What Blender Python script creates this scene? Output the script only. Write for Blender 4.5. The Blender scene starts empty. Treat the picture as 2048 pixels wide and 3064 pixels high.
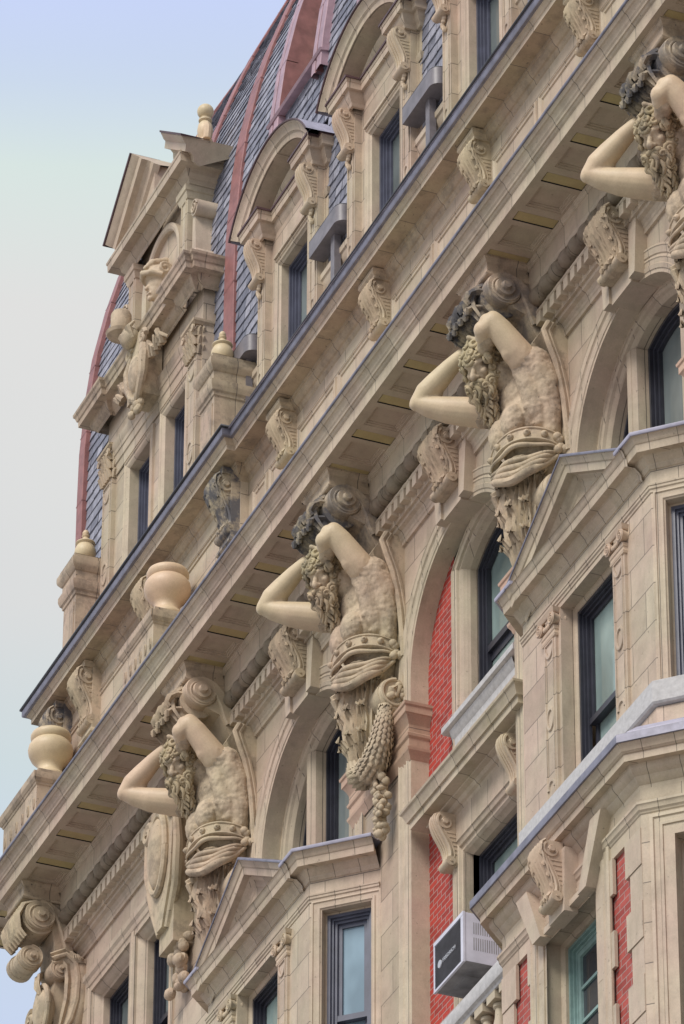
import bpy, bmesh, math, random
from mathutils import Vector, Matrix
random.seed(7)
SC = bpy.context.scene
COL = SC.collection
PI = math.pi

# ------------------------------------------------------------------ camera
cam = bpy.data.cameras.new("camera")
cam.sensor_fit = 'VERTICAL'; cam.sensor_height = 36.0; cam.sensor_width = 36.0
cam.lens = 17251.36 / 3064 * 36.0
cam.clip_start = 1.0; cam.clip_end = 4000.0
camo = bpy.data.objects.new("camera", cam); COL.objects.link(camo)
_az, _pi, _ro = math.radians(67.8308), math.radians(33.05336), math.radians(0.216)
_fw = Vector((-math.sin(_az)*math.cos(_pi), math.cos(_az)*math.cos(_pi), math.sin(_pi)))
_r = Vector((math.cos(_az), math.sin(_az), 0)); _u = _r.cross(_fw)
_r2 = _r*math.cos(_ro) + _u*math.sin(_ro); _u2 = _u*math.cos(_ro) - _r*math.sin(_ro)
camo.matrix_world = Matrix(((_r2.x, _u2.x, -_fw.x, 49.0), (_r2.y, _u2.y, -_fw.y, -20.0), (_r2.z, _u2.z, -_fw.z, 1.7), (0, 0, 0, 1)))
SC.camera = camo

# ------------------------------------------------------------------ world, sun, exposure
SUN_EL, SUN_AZ = math.radians(46), math.radians(150)     # azimuth clockwise from +y; the sun stands over the street
world = bpy.data.worlds.new("World"); SC.world = world; world.use_nodes = True
wn, wl = world.node_tree.nodes, world.node_tree.links
wn.clear()
wo = wn.new('ShaderNodeOutputWorld'); bg = wn.new('ShaderNodeBackground')
sky = wn.new('ShaderNodeTexSky'); sky.sky_type = 'NISHITA'; sky.sun_disc = False
sky.sun_elevation = SUN_EL; sky.sun_rotation = SUN_AZ; sky.air_density = 1.0; sky.dust_density = 3.0; sky.ozone_density = 1.0
tc = wn.new('ShaderNodeTexCoord')
cn = wn.new('ShaderNodeTexNoise'); cn.inputs['Scale'].default_value = 3.2; cn.inputs['Detail'].default_value = 4; cn.inputs['Roughness'].default_value = 0.5
cr = wn.new('ShaderNodeValToRGB')
cr.color_ramp.elements[0].position = 0.30; cr.color_ramp.elements[0].color = (0.78, 0.78, 0.78, 1)
cr.color_ramp.elements[1].position = 0.62; cr.color_ramp.elements[1].color = (1.0, 1.0, 1.0, 1)
sp = wn.new('ShaderNodeSeparateXYZ')
er = wn.new('ShaderNodeValToRGB')                        # cloud deck: warm grey low down, pale green then blue-lilac higher up
els = er.color_ramp.elements
els[0].position = 0.30; els[0].color = (3.82, 3.98, 4.48, 1)
els[1].position = 0.465; els[1].color = (3.40, 3.90, 4.98, 1)
for p_, c_ in ((0.488, (3.57, 4.07, 4.73, 1)), (0.507, (3.65, 4.15, 4.23, 1)), (0.53, (4.07, 4.11, 4.07, 1)), (0.575, (4.15, 4.15, 4.11, 1)), (0.594, (3.82, 4.36, 4.23, 1)), (0.607, (3.32, 3.86, 4.81, 1)), (0.62, (3.24, 3.73, 5.39, 1)), (0.9, (3.82, 4.07, 4.65, 1))):
    e_ = els.new(p_); e_.color = c_
mx = wn.new('ShaderNodeMix'); mx.data_type = 'RGBA'
wl.new(tc.outputs['Generated'], cn.inputs['Vector']); wl.new(cn.outputs['Fac'], cr.inputs['Fac'])
wl.new(tc.outputs['Generated'], sp.inputs[0]); wl.new(sp.outputs['Z'], er.inputs['Fac'])
wl.new(cr.outputs['Color'], mx.inputs['Factor']); wl.new(sky.outputs[0], mx.inputs['A']); wl.new(er.outputs[0], mx.inputs['B'])
wl.new(mx.outputs['Result'], bg.inputs['Color']); bg.inputs['Strength'].default_value = 0.10
wl.new(bg.outputs[0], wo.inputs[0])

sl = bpy.data.lights.new("sun", 'SUN'); sl.energy = 1.55; sl.angle = math.radians(22); sl.color = (1.0, 0.95, 0.88)
so = bpy.data.objects.new("sun", sl); COL.objects.link(so)
sd = Vector((math.sin(SUN_AZ)*math.cos(SUN_EL), math.cos(SUN_AZ)*math.cos(SUN_EL), math.sin(SUN_EL)))
so.rotation_euler = sd.to_track_quat('Z', 'Y').to_euler(); so.location = (0, -60, 90)

SC.view_settings.view_transform = 'Standard'; SC.view_settings.look = 'None'
SC.view_settings.exposure = 0.85; SC.view_settings.gamma = 1.0; SC.view_settings.use_curve_mapping = False

# ------------------------------------------------------------------ materials
class NT:
    def __init__(s, name):
        s.m = bpy.data.materials.new(name); s.m.use_nodes = True
        s.n = s.m.node_tree.nodes; s.l = s.m.node_tree.links
        s.b = s.n.get('Principled BSDF')
    def new(s, t, **k):
        x = s.n.new(t)
        for a, v in k.items(): setattr(x, a, v)
        return x
    def link(s, a, b): s.l.new(a, b)
    def math(s, op, a, b=None, clamp=False):
        x = s.new('ShaderNodeMath', operation=op); x.use_clamp = clamp
        for i, v in enumerate((a, b)):
            if v is None: continue
            if isinstance(v, (int, float)): x.inputs[i].default_value = v
            else: s.link(v, x.inputs[i])
        return x.outputs[0]
    def noise(s, vec, scale, detail=3, rough=0.55):
        x = s.new('ShaderNodeTexNoise'); x.inputs['Scale'].default_value = scale
        x.inputs['Detail'].default_value = detail; x.inputs['Roughness'].default_value = rough
        s.link(vec, x.inputs['Vector']); return x.outputs['Fac']
    def ramp(s, fac, a, b, ca=(0, 0, 0, 1), cb=(1, 1, 1, 1)):
        x = s.new('ShaderNodeValToRGB'); e = x.color_ramp.elements
        e[0].position, e[1].position = a, b; e[0].color, e[1].color = ca, cb
        s.link(fac, x.inputs['Fac']); return x.outputs['Color']
    def mix(s, fac, a, b, mode='MIX'):
        x = s.new('ShaderNodeMix', data_type='RGBA', blend_type=mode)
        for k, v in (('Factor', fac), ('A', a), ('B', b)):
            if isinstance(v, (int, float)): x.inputs[k].default_value = v
            elif isinstance(v, tuple): x.inputs[k].default_value = (*v, 1) if len(v) == 3 else v
            else: s.link(v, x.inputs[k])
        return x.outputs['Result']
    def mapping(s, vec, scale=(1, 1, 1), loc=(0, 0, 0), rot=(0, 0, 0)):
        x = s.new('ShaderNodeMapping'); x.inputs['Scale'].default_value = scale; x.inputs['Location'].default_value = loc; x.inputs['Rotation'].default_value = rot
        s.link(vec, x.inputs['Vector']); return x.outputs[0]

def stone(name, base=(.50, .425, .35), joint='wall', bw=.62, bh=.41, stain=.25, blue=0.0, rough=.62, bump=.25, vary=.8, moss=0.0, soot=0.0):
    """glazed terracotta: blocks with thin dark joints, tone differing block to block, blotches, run-down dirt"""
    t = NT(name); geo = t.new('ShaderNodeNewGeometry'); pos = geo.outputs['Position']
    sep = t.new('ShaderNodeSeparateXYZ'); t.link(pos, sep.inputs[0])
    nrm = t.new('ShaderNodeSeparateXYZ'); t.link(geo.outputs['True Normal'], nrm.inputs[0])
    anx = t.math('ABSOLUTE', nrm.outputs[0]); any_ = t.math('ABSOLUTE', nrm.outputs[1])
    side = t.math('GREATER_THAN', anx, t.math('ADD', t.math('MULTIPLY', any_, 2.0), .05))      # faces the end of the block
    cant = t.math('SUBTRACT', t.math('GREATER_THAN', anx, t.math('ADD', t.math('MULTIPLY', any_, .5), .05)), side, True)
    front = t.math('SUBTRACT', 1.0, side, True)
    u = t.math('ADD', t.math('MULTIPLY', sep.outputs[0], front), t.math('MULTIPLY', sep.outputs[1], t.math('ADD', side, cant)))
    wob = t.math('MULTIPLY', t.math('SUBTRACT', t.noise(pos, 7.0, 3), .5), .010)
    cmb = t.new('ShaderNodeCombineXYZ'); t.link(t.math('ADD', u, wob), cmb.inputs[0]); t.link(t.math('ADD', sep.outputs[2], wob), cmb.inputs[1])
    b = tuple(base)
    big = t.noise(pos, .9, 3)
    mid = t.noise(pos, 5.0, 5, .6)
    fine = t.noise(pos, 60.0, 3, .6)
    pinkish = (b[0]*1.03, b[1]*.93, b[2]*.89); yell = (b[0]*1.0, b[1]*1.02, b[2]*.90)
    col = t.mix(t.ramp(big, .35, .65), pinkish, yell)
    jf = None
    if joint:
        br = t.new('ShaderNodeTexBrick', offset=.5 if joint == 'wall' else 0.0, squash=1.0)
        br.inputs['Scale'].default_value = 1.0
        br.inputs['Brick Width'].default_value = bw
        br.inputs['Row Height'].default_value = bh if joint == 'wall' else 1000.0
        br.inputs['Mortar Size'].default_value = .006
        br.inputs['Mortar Smooth'].default_value = .25
        br.inputs['Color1'].default_value = (1, 1, 1, 1); br.inputs['Color2'].default_value = (.30, .30, .30, 1); br.inputs['Mortar'].default_value = (.6, .6, .6, 1)
        v = cmb.outputs[0]
        if joint == 'trim': v = t.mapping(v, loc=(.137, 500, 0))
        t.link(v, br.inputs['Vector'])
        jf = br.outputs['Fac']
        tone = t.ramp(br.outputs['Color'], .25, 1.0, (.80, .77, .75, 1), (1.10, 1.10, 1.09, 1))
        col = t.mix(vary, col, t.mix(1.0, col, tone, 'MULTIPLY'))
    col = t.mix(1.0, col, t.ramp(mid, .25, .75, (.86, .85, .84, 1), (1.08, 1.08, 1.07, 1)), 'MULTIPLY')
    col = t.mix(1.0, col, t.ramp(fine, .3, .7, (.93, .93, .93, 1), (1.04, 1.04, 1.04, 1)), 'MULTIPLY')
    if stain > 0:
        st = t.noise(t.mapping(pos, scale=(3.2, 3.2, .9)), 1.5, 6, .68)
        sf = t.math('MULTIPLY', t.ramp(st, .50, .74), stain, True)
        col = t.mix(sf, col, (.15, .118, .085))
        sp_ = t.noise(pos, 24.0, 2, .5)
        col = t.mix(t.math('MULTIPLY', t.ramp(sp_, .70, .76), min(1, stain*1.5), True), col, (.09, .075, .06))
    if soot > 0:
        so_ = t.noise(pos, 4.2, 8, .74)
        col = t.mix(t.math('MULTIPLY', t.ramp(so_, .50, .60), soot, True), col, (.045, .043, .045))
    if blue > 0:
        bn = t.noise(t.mapping(pos, loc=(3, 1, 7)), 4.5, 7, .72)
        col = t.mix(t.math('MULTIPLY', t.ramp(bn, .40, .56), blue, True), col, (.055, .062, .085))
    if moss > 0:
        mn = t.noise(t.mapping(pos, loc=(9, 4, 2)), 2.2, 5, .65)
        col = t.mix(t.math('MULTIPLY', t.ramp(mn, .52, .70), moss, True), col, (.23, .20, .07))
    if jf is not None:
        col = t.mix(t.math('MULTIPLY', jf, .74), col, (.085, .072, .060))
    t.link(col, t.b.inputs['Base Color'])
    t.b.inputs['Roughness'].default_value = rough
    t.b.inputs['Specular IOR Level'].default_value = .35
    h = t.math('ADD', t.math('MULTIPLY', mid, .5), t.math('MULTIPLY', fine, .25))
    if jf is not None: h = t.math('SUBTRACT', h, jf)
    bp = t.new('ShaderNodeBump'); bp.inputs['Strength'].default_value = bump; bp.inputs['Distance'].default_value = .012
    t.link(h, bp.inputs['Height']); t.link(bp.outputs[0], t.b.inputs['Normal'])
    return t.m

def paint(name, col, rough=.4, metal=0.0, var=.15, scale=6.0, spec=.5):
    t = NT(name); geo = t.new('ShaderNodeNewGeometry')
    n = t.noise(geo.outputs['Position'], scale, 5, .6)
    lo = tuple(c*(1-var) for c in col)+(1,); hi = tuple(min(1, c*(1+var)) for c in col)+(1,)
    t.link(t.ramp(n, .3, .7, lo, hi), t.b.inputs['Base Color'])
    t.b.inputs['Roughness'].default_value = rough; t.b.inputs['Metallic'].default_value = metal
    t.b.inputs['Specular IOR Level'].default_value = spec
    return t.m

def brickmat(name, c1, c2, mortar, bw=.205, bh=.072, ms=.0055):
    t = NT(name); geo = t.new('ShaderNodeNewGeometry'); pos = geo.outputs['Position']
    sep = t.new('ShaderNodeSeparateXYZ'); t.link(pos, sep.inputs[0])
    u = t.math('ADD', sep.outputs[0], sep.outputs[1])
    cmb = t.new('ShaderNodeCombineXYZ'); t.link(u, cmb.inputs[0]); t.link(sep.outputs[2], cmb.inputs[1])
    br = t.new('ShaderNodeTexBrick', offset=.5)
    for k, v in (('Scale', 1.0), ('Brick Width', bw), ('Row Height', bh), ('Mortar Size', ms), ('Mortar Smooth', .1), ('Bias', 0.0)): br.inputs[k].default_value = v
    br.inputs['Color1'].default_value = (*c1, 1); br.inputs['Color2'].default_value = (*c2, 1); br.inputs['Mortar'].default_value = (*mortar, 1)
    t.link(cmb.outputs[0], br.inputs['Vector'])
    n = t.noise(pos, 14.0, 5, .65)
    col = t.mix(1.0, br.outputs['Color'], t.ramp(n, .28, .72, (.74, .74, .74, 1), (1.12, 1.12, 1.12, 1)), 'MULTIPLY')
    t.link(col, t.b.inputs['Base Color']); t.b.inputs['Roughness'].default_value = .8
    bp = t.new('ShaderNodeBump'); bp.inputs['Strength'].default_value = .5; bp.inputs['Distance'].default_value = .008
    t.link(t.math('SUBTRACT', 1.0, br.outputs['Fac']), bp.inputs['Height']); t.link(bp.outputs[0], t.b.inputs['Normal'])
    return t.m

def glassmat(name, col, spec=.5):
    t = NT(name); geo = t.new('ShaderNodeNewGeometry')
    n = t.noise(t.mapping(geo.outputs['Position'], scale=(1, 1, .5)), 1.6, 3, .5)
    lo = tuple(c*.65 for c in col)+(1,); hi = tuple(min(1, c*1.25) for c in col)+(1,)
    t.link(t.ramp(n, .35, .65, lo, hi), t.b.inputs['Base Color'])
    t.b.inputs['Roughness'].default_value = .03; t.b.inputs['Specular IOR Level'].default_value = spec
    t.b.inputs['IOR'].default_value = 1.52
    n2 = t.noise(geo.outputs['Position'], 1.3, 2, .5)
    bp = t.new('ShaderNodeBump'); bp.inputs['Strength'].default_value = .04; bp.inputs['Distance'].default_value = .02
    t.link(n2, bp.inputs['Height']); t.link(bp.outputs[0], t.b.inputs['Normal'])
    return t.m

def slatemat(name):
    t = NT(name); geo = t.new('ShaderNodeNewGeometry'); pos = geo.outputs['Position']
    oi = t.new('ShaderNodeAttribute', attribute_name='tint')
    n = t.noise(pos, 9.0, 5, .65)
    col = t.mix(t.ramp(n, .3, .7), (.17, .175, .20), (.36, .365, .41))
    col = t.mix(1.0, col, t.ramp(oi.outputs['Fac'], 0, 1, (.55, .56, .62, 1), (1.2, 1.18, 1.2, 1)), 'MULTIPLY')
    t.link(col, t.b.inputs['Base Color']); t.b.inputs['Roughness'].default_value = .55
    return t.m

MAT = dict(
    wall=stone('terracotta_wall', joint='wall', stain=.30, soot=.06),
    trim=stone('terracotta_trim', joint='trim', bw=.60, stain=.38, soot=.10),
    trims=stone('terracotta_small_trim', joint='trim', bw=.41, stain=.32, soot=.08),
    plain=stone('terracotta_plain', joint=None, stain=.30),
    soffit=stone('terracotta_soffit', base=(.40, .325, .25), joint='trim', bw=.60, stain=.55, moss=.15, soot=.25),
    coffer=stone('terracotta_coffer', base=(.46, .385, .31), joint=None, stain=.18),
    dirty=stone('terracotta_sooty', base=(.46, .38, .30), joint='trim', bw=.60, stain=.6, soot=.35),
    yellow=stone('yellow_fascia_board', base=(.46, .375, .20), joint=None, stain=.08, bump=.05),
    carve=stone('carved_terracotta', base=(.50, .415, .32), joint=None, stain=.50, soot=.30, bump=.5, rough=.8),
    carveblue=stone('carved_terracotta_blackened', base=(.46, .39, .31), joint=None, stain=.4, soot=.3, blue=.85, bump=.5, rough=.8),
    carveclean=stone('carved_terracotta_clean', base=(.52, .43, .335), joint=None, stain=.22, soot=.08, bump=.3),
    body=stone('weathered_statue_stone', base=(.52, .43, .33), joint=None, stain=.55, soot=.30, bump=.7, rough=.85),
    hair=stone('weathered_hair_stone', base=(.46, .385, .27), joint=None, stain=.5, soot=.55, moss=.35, bump=.6, rough=.9),
    arm=stone('smooth_restored_plaster', base=(.60, .485, .355), joint=None, stain=.05, bump=.05, rough=.5),
    urn=stone('smooth_urn_plaster', base=(.62, .50, .36), joint=None, stain=.05, bump=.04, rough=.48),
    mossy=stone('terracotta_mossy', joint='trim', bw=.45, stain=.3, moss=.35),
    brick=brickmat('red_brick', (.46, .046, .028), (.30, .030, .020), (.36, .27, .24)),
    brickold=brickmat('old_red_brick', (.44, .085, .066), (.30, .050, .038), (.36, .25, .22)),
    frame=paint('dark_window_paint', (.034, .035, .047), .32, var=.25),
    frame2=paint('grey_window_paint', (.085, .09, .125), .35, var=.2),
    green=paint('green_window_paint', (.22, .33, .31), .5, var=.25),
    mint=paint('mint_window_paint', (.42, .60, .50), .5, var=.15),
    glass=glassmat('window_glass', (.16, .185, .18)),
    glassdark=glassmat('window_glass_dark', (.045, .05, .06)),
    glasssky=glassmat('window_glass_sky_blind_tint', (.30, .42, .50)),  # pale blue base: sky reflection painted into the pane along with a blind
    glassteal=glassmat('window_glass_teal_blind', (.26, .34, .32)),
    gutter=paint('lead_gutter', (.20, .195, .24), .42, metal=.25, var=.3),
    gutterdk=paint('dark_gutter_rim', (.028, .028, .034), .5, var=.3),
    lead=paint('lead_flashing', (.36, .35, .43), .45, var=.2),
    copper=paint('copper_red_paint', (.27, .115, .105), .5, var=.25),
    copperdk=paint('copper_dark_edge', (.085, .045, .048), .5, var=.3),
    copperpink=paint('copper_pink_paint', (.36, .235, .265), .45, var=.2),
    bronze=paint('bronze_leader_head', (.17, .155, .165), .42, var=.25),
    slate=slatemat('roof_slate'),
    white=paint('white_appliance_enamel', (.56, .56, .63), .45, var=.14, scale=4),
    acgrille=paint('appliance_grille', (.17, .17, .185), .5, var=.2),
    acunder=paint('appliance_underside', (.26, .255, .26), .6, var=.3),
    silver=paint('badge_silver', (.5, .5, .52), .3, metal=.3, var=.05),
    sill=paint('grey_stone_sill', (.46, .45, .44), .7, var=.15, scale=18),
    road=paint('asphalt', (.055, .055, .058), .9, var=.3, scale=2),
    pave=paint('concrete_pavement', (.42, .40, .37), .9, var=.15, scale=2),
    inside=paint('dark_interior', (.03, .03, .032), .9, var=.2),
    pinkstone=stone('pinkish_terracotta', base=(.52, .375, .30), joint='wall', bw=3.0, bh=.41, stain=.3),
)

# ------------------------------------------------------------------ mesh builder
ID4 = Matrix.Identity(4)
class MB:
    def __init__(s, T=None):
        s.v = []; s.f = []; s.mi = []; s.sm = []; s.T = T or ID4; s.cur = 0; s.smooth = True
    def vert(s, p):
        s.v.append(tuple(s.T @ Vector(p))); return len(s.v)-1
    def face(s, idx):
        s.f.append(tuple(idx)); s.mi.append(s.cur); s.sm.append(s.smooth)
    def poly(s, pts): s.face([s.vert(p) for p in pts])
    def grid(s, rows, closed_u=False, closed_v=False):
        n = len(rows[0]); ids = [[s.vert(p) for p in r] for r in rows]
        m = len(ids)
        for i in range(m if closed_v else m-1):
            for j in range(n if closed_u else n-1):
                a, b = ids[i], ids[(i+1) % m]
                s.face((a[j], a[(j+1) % n], b[(j+1) % n], b[j]))
        return ids
    def box(s, x0, x1, y0, y1, z0, z1, skip=''):
        P = [(x0, y0, z0), (x1, y0, z0), (x1, y1, z0), (x0, y1, z0), (x0, y0, z1), (x1, y0, z1), (x1, y1, z1), (x0, y1, z1)]
        i = [s.vert(p) for p in P]
        for k, q in (('b', (0, 3, 2, 1)), ('t', (4, 5, 6, 7)), ('f', (0, 1, 5, 4)), ('r', (1, 2, 6, 5)), ('k', (2, 3, 7, 6)), ('l', (3, 0, 4, 7))):
            if k not in skip: s.face([i[j] for j in q])
    def prism(s, poly, axis, a, b):
        """poly of 2d points; axis 'x': (y,z), 'y': (x,z), 'z': (x,y)"""
        def mk(p, t): return {'x': (t, p[0], p[1]), 'y': (p[0], t, p[1]), 'z': (p[0], p[1], t)}[axis]
        A = [s.vert(mk(p, a)) for p in poly]; B = [s.vert(mk(p, b)) for p in poly]; n = len(poly)
        s.face(A[::-1]); s.face(B)
        for i in range(n): s.face((A[i], A[(i+1) % n], B[(i+1) % n], B[i]))
    def sweep(s, prof, path, cap=True, closed=False):
        """prof [(outward, z)], path [(x,y)] with outward on its right hand"""
        n = len(path); nr = []
        for i in range(n):
            def nrm(a, b):
                dx, dy = b[0]-a[0], b[1]-a[1]; L = math.hypot(dx, dy); return (dy/L, -dx/L)
            ns = []
            if i > 0 or closed: ns.append(nrm(path[i-1], path[i]))
            if i < n-1 or closed: ns.append(nrm(path[i], path[(i+1) % n]))
            if len(ns) == 1: nr.append(ns[0])
            else:
                bx, by = ns[0][0]+ns[1][0], ns[0][1]+ns[1][1]; d = (bx*ns[0][0]+by*ns[0][1]); nr.append((bx/d, by/d))
        rows = [[(path[i][0]+nr[i][0]*o, path[i][1]+nr[i][1]*o, z) for o, z in prof] for i in range(n)]
        if closed: rows.append(rows[0])
        ids = [[s.vert(p) for p in r] for r in rows]
        for i in range(len(rows)-1):
            for j in range(len(prof)-1):
                s.face((ids[i][j], ids[i+1][j], ids[i+1][j+1], ids[i][j+1]))
        if cap and not closed:
            s.face(ids[0]); s.face(ids[-1][::-1])
    def lathe(s, prof, c, seg=28, sx=1, sy=1):
        """prof [(r,z)] about a vertical axis"""
        rows = [[(c[0]+r*math.cos(2*PI*k/seg)*sx, c[1]+r*math.sin(2*PI*k/seg)*sy, c[2]+z) for k in range(seg)] for r, z in prof]
        ids = s.grid(rows, closed_u=True)
        s.face(ids[0][::-1]); s.face(ids[-1])
    def cyl(s, p, q, r, seg=16, r2=None):
        s.tube([p, q], [r, r if r2 is None else r2], seg)
    def tube(s, pts, rad, seg=10, cap=True, flat=None):
        pts = [Vector(p) for p in pts]; n = len(pts)
        if not isinstance(rad, (list, tuple)): rad = [rad]*n
        up = None; rows = []
        for i in range(n):
            t = (pts[min(i+1, n-1)]-pts[max(i-1, 0)]).normalized()
            if up is None:
                up = t.orthogonal().normalized()
            else:
                up = (up - t*up.dot(t)).normalized()
            w = t.cross(up)
            rows.append([pts[i]+(up*math.cos(2*PI*k/seg)+w*math.sin(2*PI*k/seg))*rad[i] for k in range(seg)])
        ids = s.grid(rows, closed_u=True)
        if cap: s.face(ids[0][::-1]); s.face(ids[-1])
    def leaf(s, pts, w, lift=(0, 0, 1), rib=.012, lobes=0):
        """leaf blade along pts with a raised midrib and scalloped edge; w = half width along the blade"""
        pts = [Vector(p) for p in pts]; n = len(pts); rows = []
        for i in range(n):
            t = (pts[min(i+1, n-1)]-pts[max(i-1, 0)]).normalized(); sd = t.cross(Vector(lift))
            sd = sd.normalized() if sd.length > 1e-4 else t.orthogonal(); nn = sd.cross(t)
            ww = w[i]*(1+(.22*(-1)**i if lobes else 0)); p = pts[i]
            rows.append([p-sd*ww-nn*rib*.4, p-sd*ww*.75+nn*rib*.9, p-sd*ww*.40-nn*rib*.5, p-sd*ww*.12+nn*rib*.9, p+nn*rib*1.6, p+sd*ww*.12+nn*rib*.9, p+sd*ww*.40-nn*rib*.5, p+sd*ww*.75+nn*rib*.9, p+sd*ww-nn*rib*.4, p-nn*rib*2.4])
        s.grid(rows, closed_u=True)
    def ball(s, c, r, seg=12, rings=8, R=None):
        r = (r, r, r) if isinstance(r, (int, float)) else r
        R = R or Matrix.Identity(3); c = Vector(c)
        rows = []
        for i in range(rings+1):
            a = PI*i/rings
            rr = max(math.sin(a), 1e-3)
            rows.append([c + R @ Vector((r[0]*rr*math.cos(2*PI*k/seg), r[1]*rr*math.sin(2*PI*k/seg), -r[2]*math.cos(a))) for k in range(seg)])
        s.grid(rows, closed_u=True)
    def frame_sweep(s, x0, x1, z0, z1, prof, bottom=False):
        """moulding round a rectangular opening; prof [(out, y)]; out = distance outside the opening"""
        rows = []
        for o, y in prof:
            r = [(x0-o, y, z0-(o if bottom else 0)), (x0-o, y, z1+o), (x1+o, y, z1+o), (x1+o, y, z0-(o if bottom else 0))]
            rows.append(r)
        s.grid(rows, closed_u=bottom)
    def arch_sweep(s, cx, cz, r, prof, zb=None, n=28, a0=PI, a1=0.0):
        """moulding round an arch; prof [(dr, y)]"""
        rows = []
        for dr, y in prof:
            R = r+dr; row = []
            if zb is not None: row.append((cx+R*math.cos(a0), y, zb))
            for k in range(n+1):
                a = a0+(a1-a0)*k/n; row.append((cx+R*math.cos(a), y, cz+R*math.sin(a)))
            if zb is not None: row.append((cx+R*math.cos(a1), y, zb))
            rows.append(row)
        s.grid(rows)
    def build(s, name, mats, parent=None, sharp=32, bevel=0.0):
        me = bpy.data.meshes.new(name); me.from_pydata(s.v, [], s.f)
        mats = mats if isinstance(mats, (list, tuple)) else [mats]
        for m in mats: me.materials.append(MAT[m] if isinstance(m, str) else m)
        me.polygons.foreach_set('material_index', s.mi); me.polygons.foreach_set('use_smooth', s.sm)
        bm = bmesh.new(); bm.from_mesh(me)
        bmesh.ops.remove_doubles(bm, verts=bm.verts, dist=1e-4)
        bmesh.ops.recalc_face_normals(bm, faces=bm.faces)
        ang = math.radians(sharp)
        for e in bm.edges:
            if len(e.link_faces) != 2: e.smooth = False
            elif e.calc_face_angle(0) > ang: e.smooth = False
        bm.to_mesh(me); bm.free(); me.update()
        o = bpy.data.objects.new(name, me); COL.objects.link(o)
        if parent is not None: o.parent = parent
        return o

def empty(name, loc=(0, 0, 0), parent=None):
    o = bpy.data.objects.new(name, None); COL.objects.link(o); o.location = loc; o.empty_display_size = .2
    if parent is not None: o.parent = parent
    return o
def thing(o, label, cat, group=None):
    o['label'] = label; o['category'] = cat
    if group: o['group'] = group
    return o
def arc(cx, cy, r, a0, a1, n=6):
    return [(cx+r*math.cos(math.radians(a0+(a1-a0)*k/n)), cy+r*math.sin(math.radians(a0+(a1-a0)*k/n))) for k in range(n+1)]
def rot_at(x, y, ang):
    return Matrix.Translation((x, y, 0)) @ Matrix.Rotation(ang, 4, 'Z')
def spiral(cx, cz, r0, r1, turns, a0, n=40):
    return [(cx+(r0+(r1-r0)*k/n)*math.cos(a0+turns*2*PI*k/n), cz+(r0+(r1-r0)*k/n)*math.sin(a0+turns*2*PI*k/n)) for k in range(n+1)]

# ================================================================== setting
g = MB(); g.poly([(-900, -900, 0), (900, -900, 0), (900, 900, 0), (-900, 900, 0)]); o = g.build('ground', 'pave'); o['kind'] = 'structure'
g = MB(); g.box(-300, 300, -19, -5, .004, .02); o = g.build('road', 'road'); o['kind'] = 'structure'
g = MB(); g.box(-300, 300, -5, -.8, 0.0, .15); o = g.build('pavement', 'pave'); o['kind'] = 'structure'

# ================================================================== apartment building
BLD = thing(empty('apartment_building', (0, 1.0, 0)), 'ornate buff terracotta apartment building with slate mansard roof and arched windows', 'building')
def part(name, mb, mat, parent=None, **k):
    o = mb.build(name, mat, None, **k)
    p = parent or BLD
    o.parent = p
    if p is BLD: o.location = (0, -1.0, 0)
    return o
def pempty(name):
    o = empty(name); o.parent = BLD; o.location = (0, -1.0, 0); return o
XL, XR = -9.75, 12.5
AX, AR, AZ = [-6.04, -1.775, 2.49, 6.755, 11.02], 1.343, 33.40
SX = 4.265
YW = .30            # main wall plane
ZT = 35.30          # top of wall, under the bed mouldings

# ---- backing so that no daylight shows through
m = MB(); m.box(XL, XR, 1.9, 2.2, 0, 41); m.box(XL, XR, .31, 2.2, 0, 24.0); m.box(XL, XL+.2, .35, 2.0, 20, 39); m.box(XR-.2, XR, .35, 2, 20, 39)
m.box(XL, XR, .4, 1.95, 38.5, 38.7)
part('core_wall', m, 'inside')

def win(mb, x0, x1, z0, z1, y, rail=None, depth=.10, w=.035):
    """stepped dark sash frame drawn into the opening"""
    pr = [(0, y), (0, y-.0), (-w, y), (-w, y+.03), (-w*1.7, y+.03), (-w*1.7, y+.055), (-w*2.6, y+.055), (-w*2.6, y+.085)]
    mb.frame_sweep(x0, x1, z0, z1, pr, bottom=True)
    i = w*2.6
    if rail is not None:
        zr = z0+(z1-z0)*rail
        mb.frame_sweep(x0+i, x1-i, zr, z1-i, [(0, y+.085), (-.045, y+.085), (-.045, y+.11)], bottom=True)
        mb.frame_sweep(x0+i, x1-i, z0+i, zr+.02, [(0, y+.12), (-.05, y+.12), (-.05, y+.145)], bottom=True)
        mb.box(x0+i, x1-i, y+.06, y+.12, zr-.035, zr+.03)
    return (x0+i, x1-i, z0+i, z1-i)
def window(parent, x0, x1, z0, z1, y, rail=.5, fmat='frame', gmat='glass', T=None, low=None):
    e = MB(T); r = win(e, x0, x1, z0, z1, y, rail)
    fo = e.build('window', fmat, None)
    fo.parent = parent
    if parent is BLD: fo.location = (0, -1, 0)
    zr = z0+(z1-z0)*rail
    pn = MB(T); pn.poly([(r[0], y+.112, zr), (r[1], y+.112, zr), (r[1], y+.112, r[3]), (r[0], y+.112, r[3])])
    po = pn.build('pane', gmat); po.parent = fo if parent is BLD else parent
    pn = MB(T); pn.poly([(r[0], y+.148, r[2]), (r[1], y+.148, r[2]), (r[1], y+.148, zr), (r[0], y+.148, zr)])
    po = pn.build('pane', low or gmat); po.parent = fo if parent is BLD else parent
    return fo

# ---- main wall (terracotta) with its openings left open
w = MB()
def wrect(x0, x1, z0, z1, y=YW): w.poly([(x0, y, z0), (x1, y, z0), (x1, y, z1), (x0, y, z1)])
ZB = 24.0
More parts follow.
